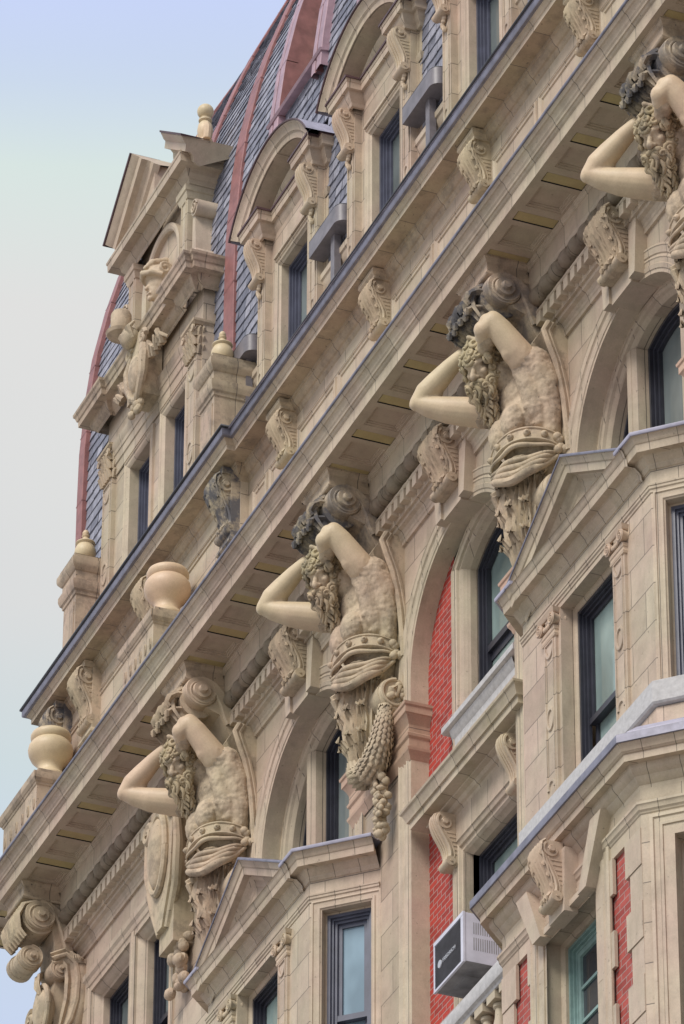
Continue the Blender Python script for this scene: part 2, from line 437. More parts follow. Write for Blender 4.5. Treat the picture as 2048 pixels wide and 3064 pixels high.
# corner and left paired windows
P1a, P1b, P2a, P2b, PH = -8.56, -7.42, -7.06, -6.08, 34.46
SO = .22            # moulding width round the pair
wrect(XL, P1a-SO, ZB, ZT); wrect(P1a-SO, P2b+SO, PH+SO+.16, ZT); wrect(P2b+SO, AX[1]-AR-.3, ZB, ZT)
# piers between arches and the spandrels above them
for k in range(1, 5):
    xl, xr = AX[k]-AR-.3, AX[k]+AR+.3
    n = 24
    pts = [(AX[k]+(AR+.3)*math.cos(PI-PI*i/n), AZ+(AR+.3)*math.sin(PI*i/n)) for i in range(n+1)]
    for i in range(n):
        a, b = pts[i], pts[i+1]
        if min(a[1], b[1]) >= ZT: continue
        a = (a[0], min(a[1], ZT-.001)); b = (b[0], min(b[1], ZT-.001))
        w.poly([(a[0], YW, a[1]), (b[0], YW, b[1]), (b[0], YW, ZT), (a[0], YW, ZT)])
    nx = AX[k+1]-AR-.3 if k < 4 else XR
    wrect(xr, nx, ZB, ZT)
part('facade_wall', w, 'wall')

# ---- arches
def arch_part(k, name):
    cx = AX[k]
    a = MB()
    prof = [(.30, YW), (.30, YW-.03), (.275, YW-.04), (.265, YW-.032), (.20, YW-.028), (.19, YW-.015), (.155, YW-.03), (.145, YW-.022), (.10, YW-.018), (.09, YW-.030), (.045, YW-.022), (.038, YW-.012), (0, YW-.012), (0, .50)]
    a.arch_sweep(cx, AZ, AR, prof, zb=27.0, n=36)
    return part('arch', a, 'trims', sharp=20)
for k in range(1, 5): arch_part(k, 'arch')

# arches with glazed bays behind (first, third, ...): inner order, mullions, windows
def glazed_arch(k):
    cx = AX[k]
    a = MB()
    a.arch_sweep(cx, AZ, AR, [(0, .50), (-.03, .50), (-.035, .515), (-.06, .53), (-.075, .56), (-.105, .585), (-.115, .60), (-.115, .76)], zb=27.0, n=36)
    h = part('inner_arch', a, 'trims', sharp=20)
    q = MB()
    for sx in (-1, 1):
        x0 = cx+sx*.62; zt = AZ+math.sqrt(1.235**2-.62**2)+.03
        prof = [(-.10, .80), (-.10, .60), (-.07, .575), (-.05, .56), (-.045, .55), (.045, .55), (.05, .56), (.07, .575), (.10, .60), (.10, .80)]
        q.grid([[(x0+d, y, 27.0) for d, y in prof], [(x0+d, y, zt) for d, y in prof]])
    part('mullion', q, 'trims', sharp=20)
    f = MB()
    # dark frames: central light with arched head, two side lights
    def archpts(r, xa, xb, n=14):
        return [(xa+(xb-xa)*i/n, AZ+math.sqrt(max(0, r*r-(xa+(xb-xa)*i/n-cx)**2))) for i in range(n+1)]
    for xa, xb in ((cx-.52, cx+.52), (cx-1.225, cx-.72), (cx+.72, cx+1.225)):
        for off, y0, y1 in ((0, .72, .76), (.04, .755, .79), (.075, .785, .82)):
            o_ = archpts(1.225-off, xa+off, xb-off); i_ = archpts(1.225-off-.035, xa+off+.035, xb-off-.035)
            O_ = [(xa+off, 27.0)]+o_+[(xb-off, 27.0)]; I_ = [(xa+off+.035, 27.0)]+i_+[(xb-off-.035, 27.0)]
            f.grid([[(x, y0, z) for x, z in O_], [(x, y0, z) for x, z in I_], [(x, y1+.02, z) for x, z in I_]])
    f.box(cx-.44, cx+.44, .78, .84, 33.02, 33.10)
    f.box(cx-.44, cx+.44, .82, .88, 32.93, 33.02)
    f.box(cx-.44, cx-.39, .83, .87, 27, 32.95); f.box(cx+.39, cx+.44, .83, .87, 27, 32.95)
    fo = part('window', f, 'frame')
    p_ = MB(); p_.poly([(cx-1.25, .83, 27), (cx+1.25, .83, 27), (cx+1.25, .83, 34.8), (cx-1.25, .83, 34.8)])
    part('pane', p_, 'glass', parent=fo)
for k in (1, 3): glazed_arch(k)

# ---- the red brick recess with its own window (second arch) and the storey below it
YB = .49
def brick_recess(k):
    cx = AX[k]
    x0, x1 = cx-AR-.02, cx+AR+.02
    o0, o1 = cx-.47, cx+.86      # window opening
    s0, s1 = o0-.16, o1+.16
    zs = 32.45
    b = MB()
    def arch_z(x): return AZ+math.sqrt(max(0, (AR+.02)**2-(x-cx)**2))
    def col(xa, xb, z0, n=8):
        for i in range(n):
            a, c = xa+(xb-xa)*i/n, xa+(xb-xa)*(i+1)/n
            b.poly([(a, YB, z0), (c, YB, z0), (c, YB, arch_z(c)), (a, YB, arch_z(a))])
    col(x0, s0, 24.0); col(s1, x1, 24.0); 
    b.poly([(s0, YB, 31.2), (s1, YB, 31.2), (s1, YB, zs), (s0, YB, zs)])
    b.poly([(s0, YB, 24), (s1, YB, 24), (s1, YB, 28.2), (s0, YB, 28.2)])
    part('brick_wall', b, 'brick')
    # surround: jambs run up to a head that follows the arch
    s = MB(); n = 16
    cm = (o0+o1)/2
    def headz(x, e): return 34.62-.26*((x-cm)/(.665))**2+e*.95
    prof = [(.165, YB+.02), (.165, YB-.035), (.13, YB-.04), (.12, YB-.025), (.085, YB-.01), (.075, YB+.02), (.06, YB+.025), (.035, YB+.05), (.02, YB+.085), (0, YB+.115), (0, YB+.26)]
    rows = []
    for o_, y in prof:
        row = [(o0-o_, y, 28.0)]
        for i in range(n+1):
            x = (o0-o_)+(o1-o0+2*o_)*i/n
            row.append((x, y, headz(x, o_)))
        row.append((o1+o_, y, 28.0)); rows.append(row)
    s.grid(rows)
    part('window_surround', s, 'trims', sharp=20)
    f = MB()
    for off, y0, y1 in ((0, YB+.20, YB+.235), (.035, YB+.23, YB+.26), (.07, YB+.255, YB+.29)):
        def hd(x, e): return headz(x, -e)
        O_ = [(o0+off, 32.4)]+[(o0+off+((o1-o0)-2*off)*i/12, hd(o0+off+((o1-o0)-2*off)*i/12, off)) for i in range(13)]+[(o1-off, 32.4)]
        e = off+.035
        I_ = [(o0+e, 32.4)]+[(o0+e+((o1-o0)-2*e)*i/12, hd(o0+e+((o1-o0)-2*e)*i/12, e)) for i in range(13)]+[(o1-e, 32.4)]
        f.grid([[(x, y0, z) for x, z in O_], [(x, y0, z) for x, z in I_], [(x, y1+.02, z) for x, z in I_]])
    f.box(o0+.09, o1-.09, YB+.26, YB+.33, 33.30, 33.38); f.box(o0+.09, o1-.09, YB+.30, YB+.36, 33.20, 33.30)
    f.box(o0+.09, o0+.15, YB+.32, YB+.35, 32.4, 33.3); f.box(o1-.15, o1-.09, YB+.32, YB+.35, 32.4, 33.3)
    fo = part('window', f, 'frame')
    p_ = MB(); p_.poly([(o0, YB+.315, 32.4), (o1, YB+.315, 32.4), (o1, YB+.315, 34.7), (o0, YB+.315, 34.7)])
    part('pane', p_, 'glassteal', parent=fo)
    # window sill and apron
    s = MB(); s.sweep([(0, 32.405), (.10, 32.41), (.12, 32.42), (.12, 32.485), (.10, 32.50), (0, 32.53)], [(s0-.10, YB), (s1+.10, YB)])
    s.sweep([(0, 32.10), (.02, 32.10), (.03, 32.3), (.06, 32.34), (.08, 32.40)], [(s0+.02, YB), (s1-.02, YB)])
    part('window_sill', s, 'sill')
    s = MB(); s.box(s0+.02, s1-.02, YB-.04, YB, 31.7, 32.2)
    part('apron', s, 'wall')
    # hood over the lower window, on two consoles
    h = MB()
    hp = [(0, 31.36), (.03, 31.37), (.045, 31.40), (.075, 31.415), (.10, 31.45), (.15, 31.465), (.155, 31.48), (.28, 31.485), (.285, 31.56), (.31, 31.565), (.315, 31.59), (.325, 31.61), (.345, 31.66), (.365, 31.675), (.37, 31.70), (0, 31.78)]
    h.sweep(hp, [(s0-.28, YB+.1), (s0-.28, YB), (s1+.28, YB), (s1+.28, YB+.1)])
    part('window_hood', h, 'mossy', sharp=20)
    s = MB(); s.frame_sweep(o0, o1, 28.0, 30.90, [(.20, YB+.02), (.20, YB-.03), (.165, YB-.035), (.155, YB-.02), (.11, YB-.005), (.10, YB+.02), (.06, YB+.025), (.035, YB+.05), (.02, YB+.085), (0, YB+.115), (0, YB+.26)])
    s.box(s0-.04, s1+.04, YB-.03, YB, 31.08, 31.37)
    part('window_surround', s, 'trims', sharp=20)
    window(BLD, o0, o1, 29.0, 30.90, YB+.18, rail=.5, gmat='glassteal')
    for xk in (s0-.03, s1+.03):
        c = console(.17, .26, .62, leaf=False)
        c_ = MB(Matrix.Translation((xk, YB, 31.40))); c_.merge(c)
        part('console_bracket', c_, 'carveclean', sharp=30)
def merge(self, other):
    b0 = len(self.v)
    self.v += [tuple(self.T @ Vector(p)) for p in other.v]
    self.f += [tuple(i+b0 for i in f) for f in other.f]; self.mi += other.mi; self.sm += other.sm
MB.merge = merge

CPROF = [(-.55, 0.0), (-.80, -.005), (-.95, -.045), (-1.0, -.11), (-.99, -.19), (-.93, -.27), (-.84, -.35), (-.73, -.43), (-.62, -.51), (-.52, -.59), (-.45, -.67), (-.41, -.75), (-.42, -.81), (-.46, -.855), (-.48, -.905), (-.455, -.955), (-.39, -.985), (-.31, -1.0)]
def console(wd, dp, ht, leaf=True):
    """S-scroll bracket: back at y=0, front towards -y, top at z=0, hanging down by ht; width along x"""
    c = MB()
    prof = [(y*dp, z*ht) for y, z in CPROF]
    c.prism([(0, 0)]+prof+[(0, -ht*.99)], 'x', -wd/2, wd/2)
    R1 = min(dp*.42, ht*.17); cy1, cz1 = -dp+R1*1.08, -R1*1.06
    R2 = ht*.085; cy2, cz2 = -.36*dp, -.912*ht
    for sx in (-1, 1):
        xs = sx*wd/2
        # band that winds from the upper scroll down the edge into the lower scroll
        up = [(cy1+(R1*(.30+.62*k/26))*math.cos(2.2*PI*(1-k/26)+PI*.72), cz1+(R1*(.30+.62*k/26))*math.sin(2.2*PI*(1-k/26)+PI*.72)) for k in range(27)]
        edge = [(y+dp*.07, z) for y, z in prof[5:14]]
        lo_ = [(cy2+R2*(1-.6*k/16)*math.cos(PI+2*PI*k/16), cz2+R2*(1-.6*k/16)*math.sin(PI+2*PI*k/16)) for k in range(17)]
        c.tube([(xs, y, z) for y, z in up], [R1*.13+R1*.05*k/26 for k in range(27)], 6)
        c.tube([(xs+sx*.004, cy1, cz1), (xs+sx*(.02+wd*.03), cy1, cz1)], [R1*.34, R1*.26], 14)
        c.tube([(xs, y, z) for y, z in edge], [dp*.075]*len(edge), 6)
        c.tube([(xs, y+dp*.16, z) for y, z in edge], [dp*.03]*len(edge), 6)
        c.tube([(xs+sx*.012, y, z) for y, z in lo_], [R2*.2]*17, 6)
        c.tube([(xs, cy2, cz2), (xs+sx*.034, cy2, cz2)], [R2*.30, R2*.24], 10)
        for i in range(6):
            z = cz1-R1*1.15-(ht*.46)*i/6; ye = [p for p in prof if p[1] <= z]; y0 = (ye[0][0] if ye else -dp*.4)+dp*.22
            if y0 < -.02: c.box(min(xs, xs+sx*.006), max(xs, xs+sx*.006), y0, -.012, z-.007, z+.007)
    c.tube([(-wd/2-.022, cy2, cz2), (wd/2+.022, cy2, cz2)], R2, 16)
    if leaf:
        for j in (-2, -1, 0, 1, 2):
            pts, w_ = [], []
            for i, (y, z) in enumerate(prof[1:14]):
                t = i/12
                pts.append((j*wd*(.20+.05*math.sin(t*PI))*(1.06-.38*t), y-.006-(.020-.006*abs(j))*math.sin(t*PI), z))
                w_.append(wd*(.135+.02*math.sin(t*PI))*(1.0-.35*t))
            c.leaf(pts, w_, lift=(0, -1, 0), rib=wd*.040, lobes=1)
        for s_ in (-1, 1):
            for q in range(4):
                y, z = prof[4+q*2]
                x_ = s_*wd*(.46-.04*q)
                c.leaf([(x_*.8, y+.01, z+.05), (x_, y-.014, z+.015), (x_*1.10, y-.022, z-.02), (x_*1.16, y-.005, z-.05)], [wd*.07, wd*.09, wd*.075, wd*.02], lift=(0, -1, .3), rib=wd*.03)
        y, z = prof[13]
        for s_ in (-1, 0, 1): c.leaf([(s_*wd*.16, y+.005, z+.06), (s_*wd*.20, y-.025, z+.01), (s_*wd*.22, y-.045, z-.015), (s_*wd*.22, y-.035, z-.045)], [wd*.10, wd*.13, wd*.10, wd*.03], lift=(0, -1, 0), rib=wd*.04)
    else:
        for j in range(-1, 2): c.tube([(j*wd*.24, y-.002, z) for y, z in prof[1:14]], wd*.075, 6)
    return c
brick_recess(2)
for k in (4,):
    b = MB(); b.poly([(AX[k]-1.5, .8, 24), (AX[k]+1.5, .8, 24), (AX[k]+1.5, .8, 34.8), (AX[k]-1.5, .8, 34.8)]); part('brick_wall', b, 'brick')

# pier jamb facing the recess: pinkish blocks, impost caps over the piers
for k in (1, 2, 3):
    xa, xb = AX[k]+AR, AX[k+1]-AR
    c = MB()
    cp = [(0, 32.43), (.012, 32.45), (.02, 32.48), (.05, 32.53), (.055, 32.56), (.03, 32.575), (.03, 32.68), (.05, 32.70), (.055, 32.73), (.035, 32.75), (.035, 32.84), (.06, 32.90), (.085, 32.94), (.10, 32.95), (.10, 33.03), (.115, 33.04), (.12, 33.07), (0, 33.09)]
    c.sweep(cp, [(xa, .5), (xa, YW-.015), (xb, YW-.015), (xb, .5)])
    part('impost', c, 'pinkstone', sharp=20)

# ---- left paired windows: moulded frames, mullion, sashes
s = MB()
prof = [(.22, YW), (.22, YW-.03), (.195, YW-.04), (.18, YW-.025), (.13, YW-.015), (.12, YW-.03), (.10, YW-.03), (.095, YW+.0), (.06, YW+.03), (.04, YW+.05), (.02, YW+.085), (0, YW+.10), (0, YW+.22)]
def half_frame(x0, x1):
    s.frame_sweep(x0, x1, 26, PH, prof)
half_frame(P1a, P1b); half_frame(P2a, P2b)
s.box(P1b+.09, P2a-.09, YW-.031, YW+.1, 26, PH+.1)
s.sweep([(0, PH+.20), (.02, PH+.21), (.03, PH+.26), (.055, PH+.30), (.06, PH+.37), (0, PH+.385)], [(P1a-.24, YW+.05), (P1a-.24, YW-.015), (P2b+.24, YW-.015), (P2b+.24, YW+.05)])
part('window_surround', s, 'trims', sharp=20)
window(BLD, P1a, P1b, 31.6, PH, YW+.18, rail=.55, gmat='glass', low='glassdark')
window(BLD, P2a, P2b, 31.6, PH, YW+.18, rail=.62, gmat='glass', low='glassdark')

# ---- bed mouldings under the main soffit: fascia, rolls, fillet, dentils, ogee
ZS = 36.153
blocks = [(-9.72, -9.12), (-4.30, -3.63), (.04, .70), (4.32, 4.98), (8.59, 9.25)]
def spans():
    xs = []; a = XL
    for b0, b1 in blocks: xs.append((a, b0)); a = b1
    xs.append((a, XR)); return [q for q in xs if q[1]-q[0] > .2]
e = MB()
bm_prof = [(0, ZT-.12), (.03, ZT-.115), (.035, ZT-.075), (.045, ZT-.06), (.05, ZT-.03), (.075, ZT+.01), (.115, ZT+.03), (.12, ZT+.065), (.150, ZT+.07), (.150, ZT+.10), (.155, ZT+.105), (.155, ZT+.247), (.235, ZT+.25), (.245, ZT+.262), (.245, ZT+.285), (.235, ZT+.30), (.20, ZT+.31), (.20, 35.80), (.29, 35.82), (.295, 35.86), (.30, 35.87), (.30, 36.08), (.315, 36.085), (.32, 36.11), (.335, 36.12), (.34, ZS)]
for x0, x1 in spans():
    e.sweep(bm_prof, [(x0, YW), (x1, YW)])
part('bed_moulding', e, 'trim', sharp=20)
d = MB()
for x0, x1 in spans():
    n = int((x1-x0)/.165)
    for i in range(n):
        x = x0+.03+i*(x1-x0-.06)/n
        d.box(x, x+.105, YW-.242, YW-.150, ZT+.112, ZT+.248)
part('dentil_course', d, 'plain')
rl = MB()
for x0, x1 in spans():
    n = int((x1-x0)/.235)
    for i in range(n):
        a = x0+(x1-x0)*i/n+.001; b = x0+(x1-x0)*(i+1)/n-.001; L = b-a
        pts = [(a+L*t, YW-.235, 35.735) for t in (0, .06, .10, .2, .45, .7, .80, .84, .92, 1.0)]
        rl.tube(pts, [.060, .060, .080, .094, .103, .094, .078, .062, .076, .060], 16)
    part('roll_moulding', rl, 'trims', sharp=50)

# ---- main cornice: blocks over the figures, coffered soffit, corona, cyma, gutter
for b0, b1 in blocks:
    bk = MB()
    bk.sweep([(0, 35.925), (.012, 35.93), (.02, 35.945), (.02, 35.955), (0, 35.965), (0, 36.085), (.02, 36.10), (.035, 36.13), (.045, 36.135), (.045, ZS+.01)], [(b0, .05), (b0, -.47), (b1, -.47), (b1, .05)])
    bk.poly([(b0, .05, 35.926), (b0, -.47, 35.926), (b1, -.47, 35.926), (b1, .05, 35.926)])
    bk.sweep([(-.08, 35.80), (-.05, 35.80), (-.05, 35.87), (-.03, 35.88), (-.02, 35.925)], [(b0, .1), (b0, -.40), (b1, -.40), (b1, .1)])
    part('cornice_block', bk, 'dirty', sharp=20)
XC0, XC1 = -10.4, 13.0
so_ = MB()
YC = -.577
# soffit sheet with coffers: strips between, sunk panels and raised boards
step = .716
so_.poly([(XC0, YC, ZS), (XC1, YC, ZS), (XC1, YC+.085, ZS), (XC0, YC+.085, ZS)])
so_.poly([(XC0, -.035, ZS), (XC1, -.035, ZS), (XC1, .12, ZS), (XC0, .12, ZS)])
rim = MB(); boards = []
xx = -.772-.716*14
while xx < XC1:
    # yellow board slot [xx, xx+.22], coffer [xx+.30, xx+.80]
    ya, yb = YC+.085, -.035
    def cell(x0, x1, depth, mbx, inset=0.0, bead=False):
        mbx.box(x0, x1, ya+inset, yb-inset, ZS, ZS+depth, skip='b')
    so_.poly([(xx-.045, ya, ZS), (xx, ya, ZS), (xx, yb, ZS), (xx-.045, yb, ZS)])
    so_.poly([(xx+.165, ya, ZS), (xx+.235, ya, ZS), (xx+.235, yb, ZS), (xx+.165, yb, ZS)])
    # slot: dark open joint round a yellow board
    rim.box(xx, xx+.165, ya, yb, ZS, ZS+.05, skip='b')
    sb_ = MB(); boards.append(sb_); sb_.box(xx+.010, xx+.150, ya+.010, yb-.004, ZS+.010, ZS+.045)
    # coffer with two steps
    x0, x1 = xx+.235, xx+step-.045
    rings = [(0, ZS), (.035, ZS), (.040, ZS+.012), (.058, ZS+.015), (.063, ZS+.028), (.078, ZS+.031), (.083, ZS+.042)]
    loops = [[(x0+i, ya+i*.9, z), (x1-i, ya+i*.9, z), (x1-i, yb-i*.9, z), (x0+i, yb-i*.9, z)] for i, z in rings]
    ids = so_.grid(loops, closed_u=True); so_.face(ids[-1])
    xx += step
mc = MB()
mc.sweep([(0, ZS), (0, 36.303), (.018, 36.315), (.022, 36.322), (.030, 36.335), (.045, 36.340), (.050, 36.365), (.066, 36.385), (.070, 36.40), (.085, 36.425), (.100, 36.44), (.118, 36.447), (.130, 36.470), (.138, 36.480), (.138, 36.487), (0, 36.55), (-.62, 36.66)], [(XC0, 1.5), (XC0, YC), (XC1, YC), (XC1, 1.5)])
mco = part('main_cornice', mc, 'trim', sharp=20)
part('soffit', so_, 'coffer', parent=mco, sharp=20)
for sb_ in boards: part('soffit_board', sb_, 'yellow', parent=mco)
part('soffit_joint', rim, 'inside', parent=mco)
gt = MB()
gt.sweep([(.128, 36.484), (.150, 36.480), (.158, 36.486), (.160, 36.505), (.150, 36.514), (.05, 36.535)], [(XC0, 1.5), (XC0, YC), (XC1, YC), (XC1, 1.5)])
part('gutter', gt, 'gutter', parent=mco)

# ---- attic: wall with framed panels and brackets, upper cornice
XP = -2.93                      # right end of the end pavilion, which stands .10 forward
XA = -9.0                       # left end of attic
ZA = 38.485
at_ = MB()
def atwall(x0, x1, y): at_.poly([(x0, y, 36.5), (x1, y, 36.5), (x1, y, 38.7), (x0, y, 38.7)])
atwall(XP, XR, 0.0); atwall(XA, XP, -.10); at_.poly([(XP, -.10, 36.5), (XP, 0, 36.5), (XP, 0, 38.7), (XP, -.10, 38.7)])
at_.poly([(XA, -.1, 36.5), (XA, 1, 36.5), (XA, 1, 38.7), (XA, -.1, 38.7)])
part('attic_wall', at_, 'wall')
BX = [-1.60, 1.16, 3.92, 6.68, 9.44]
def panel(x0, x1, y, z0=36.9, z1=38.0):
    pn = MB(); pn.frame_sweep(x0, x1, z0, z1, [(.09, y), (.085, y-.022), (.07, y-.026), (.06, y-.012), (.035, y-.004), (.03, y-.016), (.012, y-.016), (0, y+.012)], bottom=True); part('attic_panel', pn, 'trims', sharp=20)
ends = [XP+.10]+BX+[XR]
for i in range(len(ends)-1):
    a, b = ends[i]+(.26 if i else .1), ends[i+1]-.26
    mid = (a+b)/2
    panel(a+.05, mid-.12, 0.0); panel(mid+.12, b-.05, 0.0)
for a, b in ((-5.2, -3.4), (-7.6, -5.7), (-8.8, -8.0)): panel(a, b, -.10)
uc = MB(); ug = MB(); us = MB()
fas = .30
def upath(off):
    return [(XA-.0, 1.2), (XA, -.10), (XP, -.10), (XP, 0.0), (XR, 0.0)]
soff_prof = [(0, 38.30), (.012, 38.315), (.02, 38.345), (.03, 38.36), (.05, 38.37), (.085, 38.41), (.095, 38.445), (.108, 38.45), (.112, ZA)]
us.sweep(soff_prof+[(fas, ZA)], upath(0), cap=False)
uc.sweep([(fas, ZA-.001), (fas, 38.551), (.311, 38.557), (.318, 38.572), (.335, 38.59), (.347, 38.60), (.35, 38.612), (.2, 38.70), (0, 38.74)], upath(0), cap=False)
uco = part('upper_cornice', uc, 'trim', sharp=20)
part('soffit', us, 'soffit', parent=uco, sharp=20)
ug.sweep([(.335, 38.612), (.385, 38.610), (.395, 38.625), (.395, 38.70), (.40, 38.71)], upath(0), cap=False)
part('gutter', ug, 'gutter', parent=uco, sharp=40)
ur = MB(); ur.sweep([(.385, 38.705), (.405, 38.700), (.420, 38.715), (.418, 38.735), (.40, 38.745), (.30, 38.735)], upath(0), cap=False)
part('gutter_rim', ur, 'gutterdk', parent=uco, sharp=60)
rf = MB(); rf.poly([(XA, -.45, 38.70), (XR, -.38, 38.70), (XR, 1.0, 38.78), (XA, 1.0, 38.78)]); part('cornice_top', rf, 'lead')
for i, bx in enumerate(BX):
    c_ = MB(Matrix.Translation((bx, 0, ZA-.13))); c_.merge(console(.30, .235, .60))
    c_.sweep([(0, -.0), (.01, .0), (.012, .03), (.03, .05), (.04, .06), (.04, .115), (0, .125)], [(-.17, 0), (-.17, -.20), (.17, -.20), (.17, 0)])
    c_.prism([(-.17, 0), (-.17, -.20), (.17, -.20), (.17, 0)], 'z', -.001, .10)
    part('console_bracket', c_, 'carve', sharp=35)
for bx, mt in ((XP-.20, 'carveblue'), (-5.55, 'carve'), (-7.75, 'carve'), (XA+.22, 'carveblue')):
    c_ = MB(Matrix.Translation((bx, -.10, ZA-.10))); c_.merge(console(.30, .30, .80))
    c_.box(-.18, .18, -.11, 0, -.85, .10); c_.box(-.17, .17, -.22, 0, .0, .09)
    c_.sweep([(0, -.85), (.015, -.86), (.03, -.89), (.03, -.92), (0, -.95)], [(-.19, 0), (-.19, -.11), (.19, -.11), (.19, 0)])
    part('console_bracket', c_, mt, sharp=35)

# ================================================================== bay windows
def offs(bay, pts): return [(bay+x, y) for x, y in pts]
HB, FY, CD = 1.485, -.265, .565
def cant_T(x, y, side=1):
    """local frame on a 45 degree cant: local x runs along the wall from the corner, local -y points outwards"""
    return rot_at(x, y, PI/4) if side > 0 else rot_at(x, y, -PI/4)
def oval_ring(mb, cx, y, cz, rx, rz, w=.016, a0=0, a1=360, n=24):
    rows = []
    for dr, dy in ((w, 0), (w*.7, -.014), (-w*.7, -.014), (-w, 0)):
        rows.append([(cx+(rx+dr)*math.cos(math.radians(a0+(a1-a0)*k/n)), y+dy, cz+(rz+dr)*math.sin(math.radians(a0+(a1-a0)*k/n))) for k in range(n+1)])
    mb.grid(rows)
def pilaster(mb, x0, x1, y, z0, z1, ret=.10, ovals=()):
    mb.box(x0, x1, y, y+ret, z0, z1, skip='kbt')
    i = .045
    mb.frame_sweep(x0+i, x1-i, z0+.06, z1-.05, [(.012, y-.001), (.008, y-.014), (-.004, y-.014), (-.008, y-.001)], bottom=True)
    cx, w = (x0+x1)/2, (x1-x0)/2-i
    for z, kind in ovals:
        if kind == 'o': oval_ring(mb, cx, y-.002, z, w*.78, w*1.25)
        elif kind == 't': oval_ring(mb, cx, y-.002, z, w*.8, w*1.0, a0=180, a1=360)
        else: oval_ring(mb, cx, y-.002, z, w*.8, w*1.0, a0=0, a1=180)
def ionic(mb, x0, x1, y, z):
    """scrolled capital, top at z"""
    cx = (x0+x1)/2
    mb.sweep([(0, z-.055), (.015, z-.05), (.025, z-.035), (.03, z-.012), (.035, z), (0, z+.001)], [(x0-.02, y+.10), (x0-.02, y-.015), (x1+.02, y-.015), (x1+.02, y+.10)])
    for sx, xx in ((-1, x0-.005), (1, x1+.005)):
        mb.tube([(xx, y+.09, z-.115), (xx, y+.03, z-.115), (xx, y-.01, z-.115), (xx, y-.045, z-.115)], [.062, .048, .055, .068], 16)
        pts = spiral(xx, z-.115, .062, .012, 1.6, PI/2, 26)
        mb.tube([(px, y-.048, pz) for px, pz in pts], [.010]*27, 6)
        mb.ball((xx, y-.05, z-.115), .016, 8, 6)
    n = 7
    for i in range(n):
        t = i/(n-1); mb.ball((x0+.03+(x1-x0-.06)*t, y-.02, z-.125-.02*math.sin(t*PI)), (.022, .02, .03), 8, 6)
    mb.sweep([(0, z-.30), (.012, z-.295), (.018, z-.27), (.012, z-.26), (.012, z-.235), (.02, z-.225), (.022, z-.19), (0, z-.18)], [(x0, y+.1), (x0, y-.001), (x1, y-.001), (x1, y+.1)])

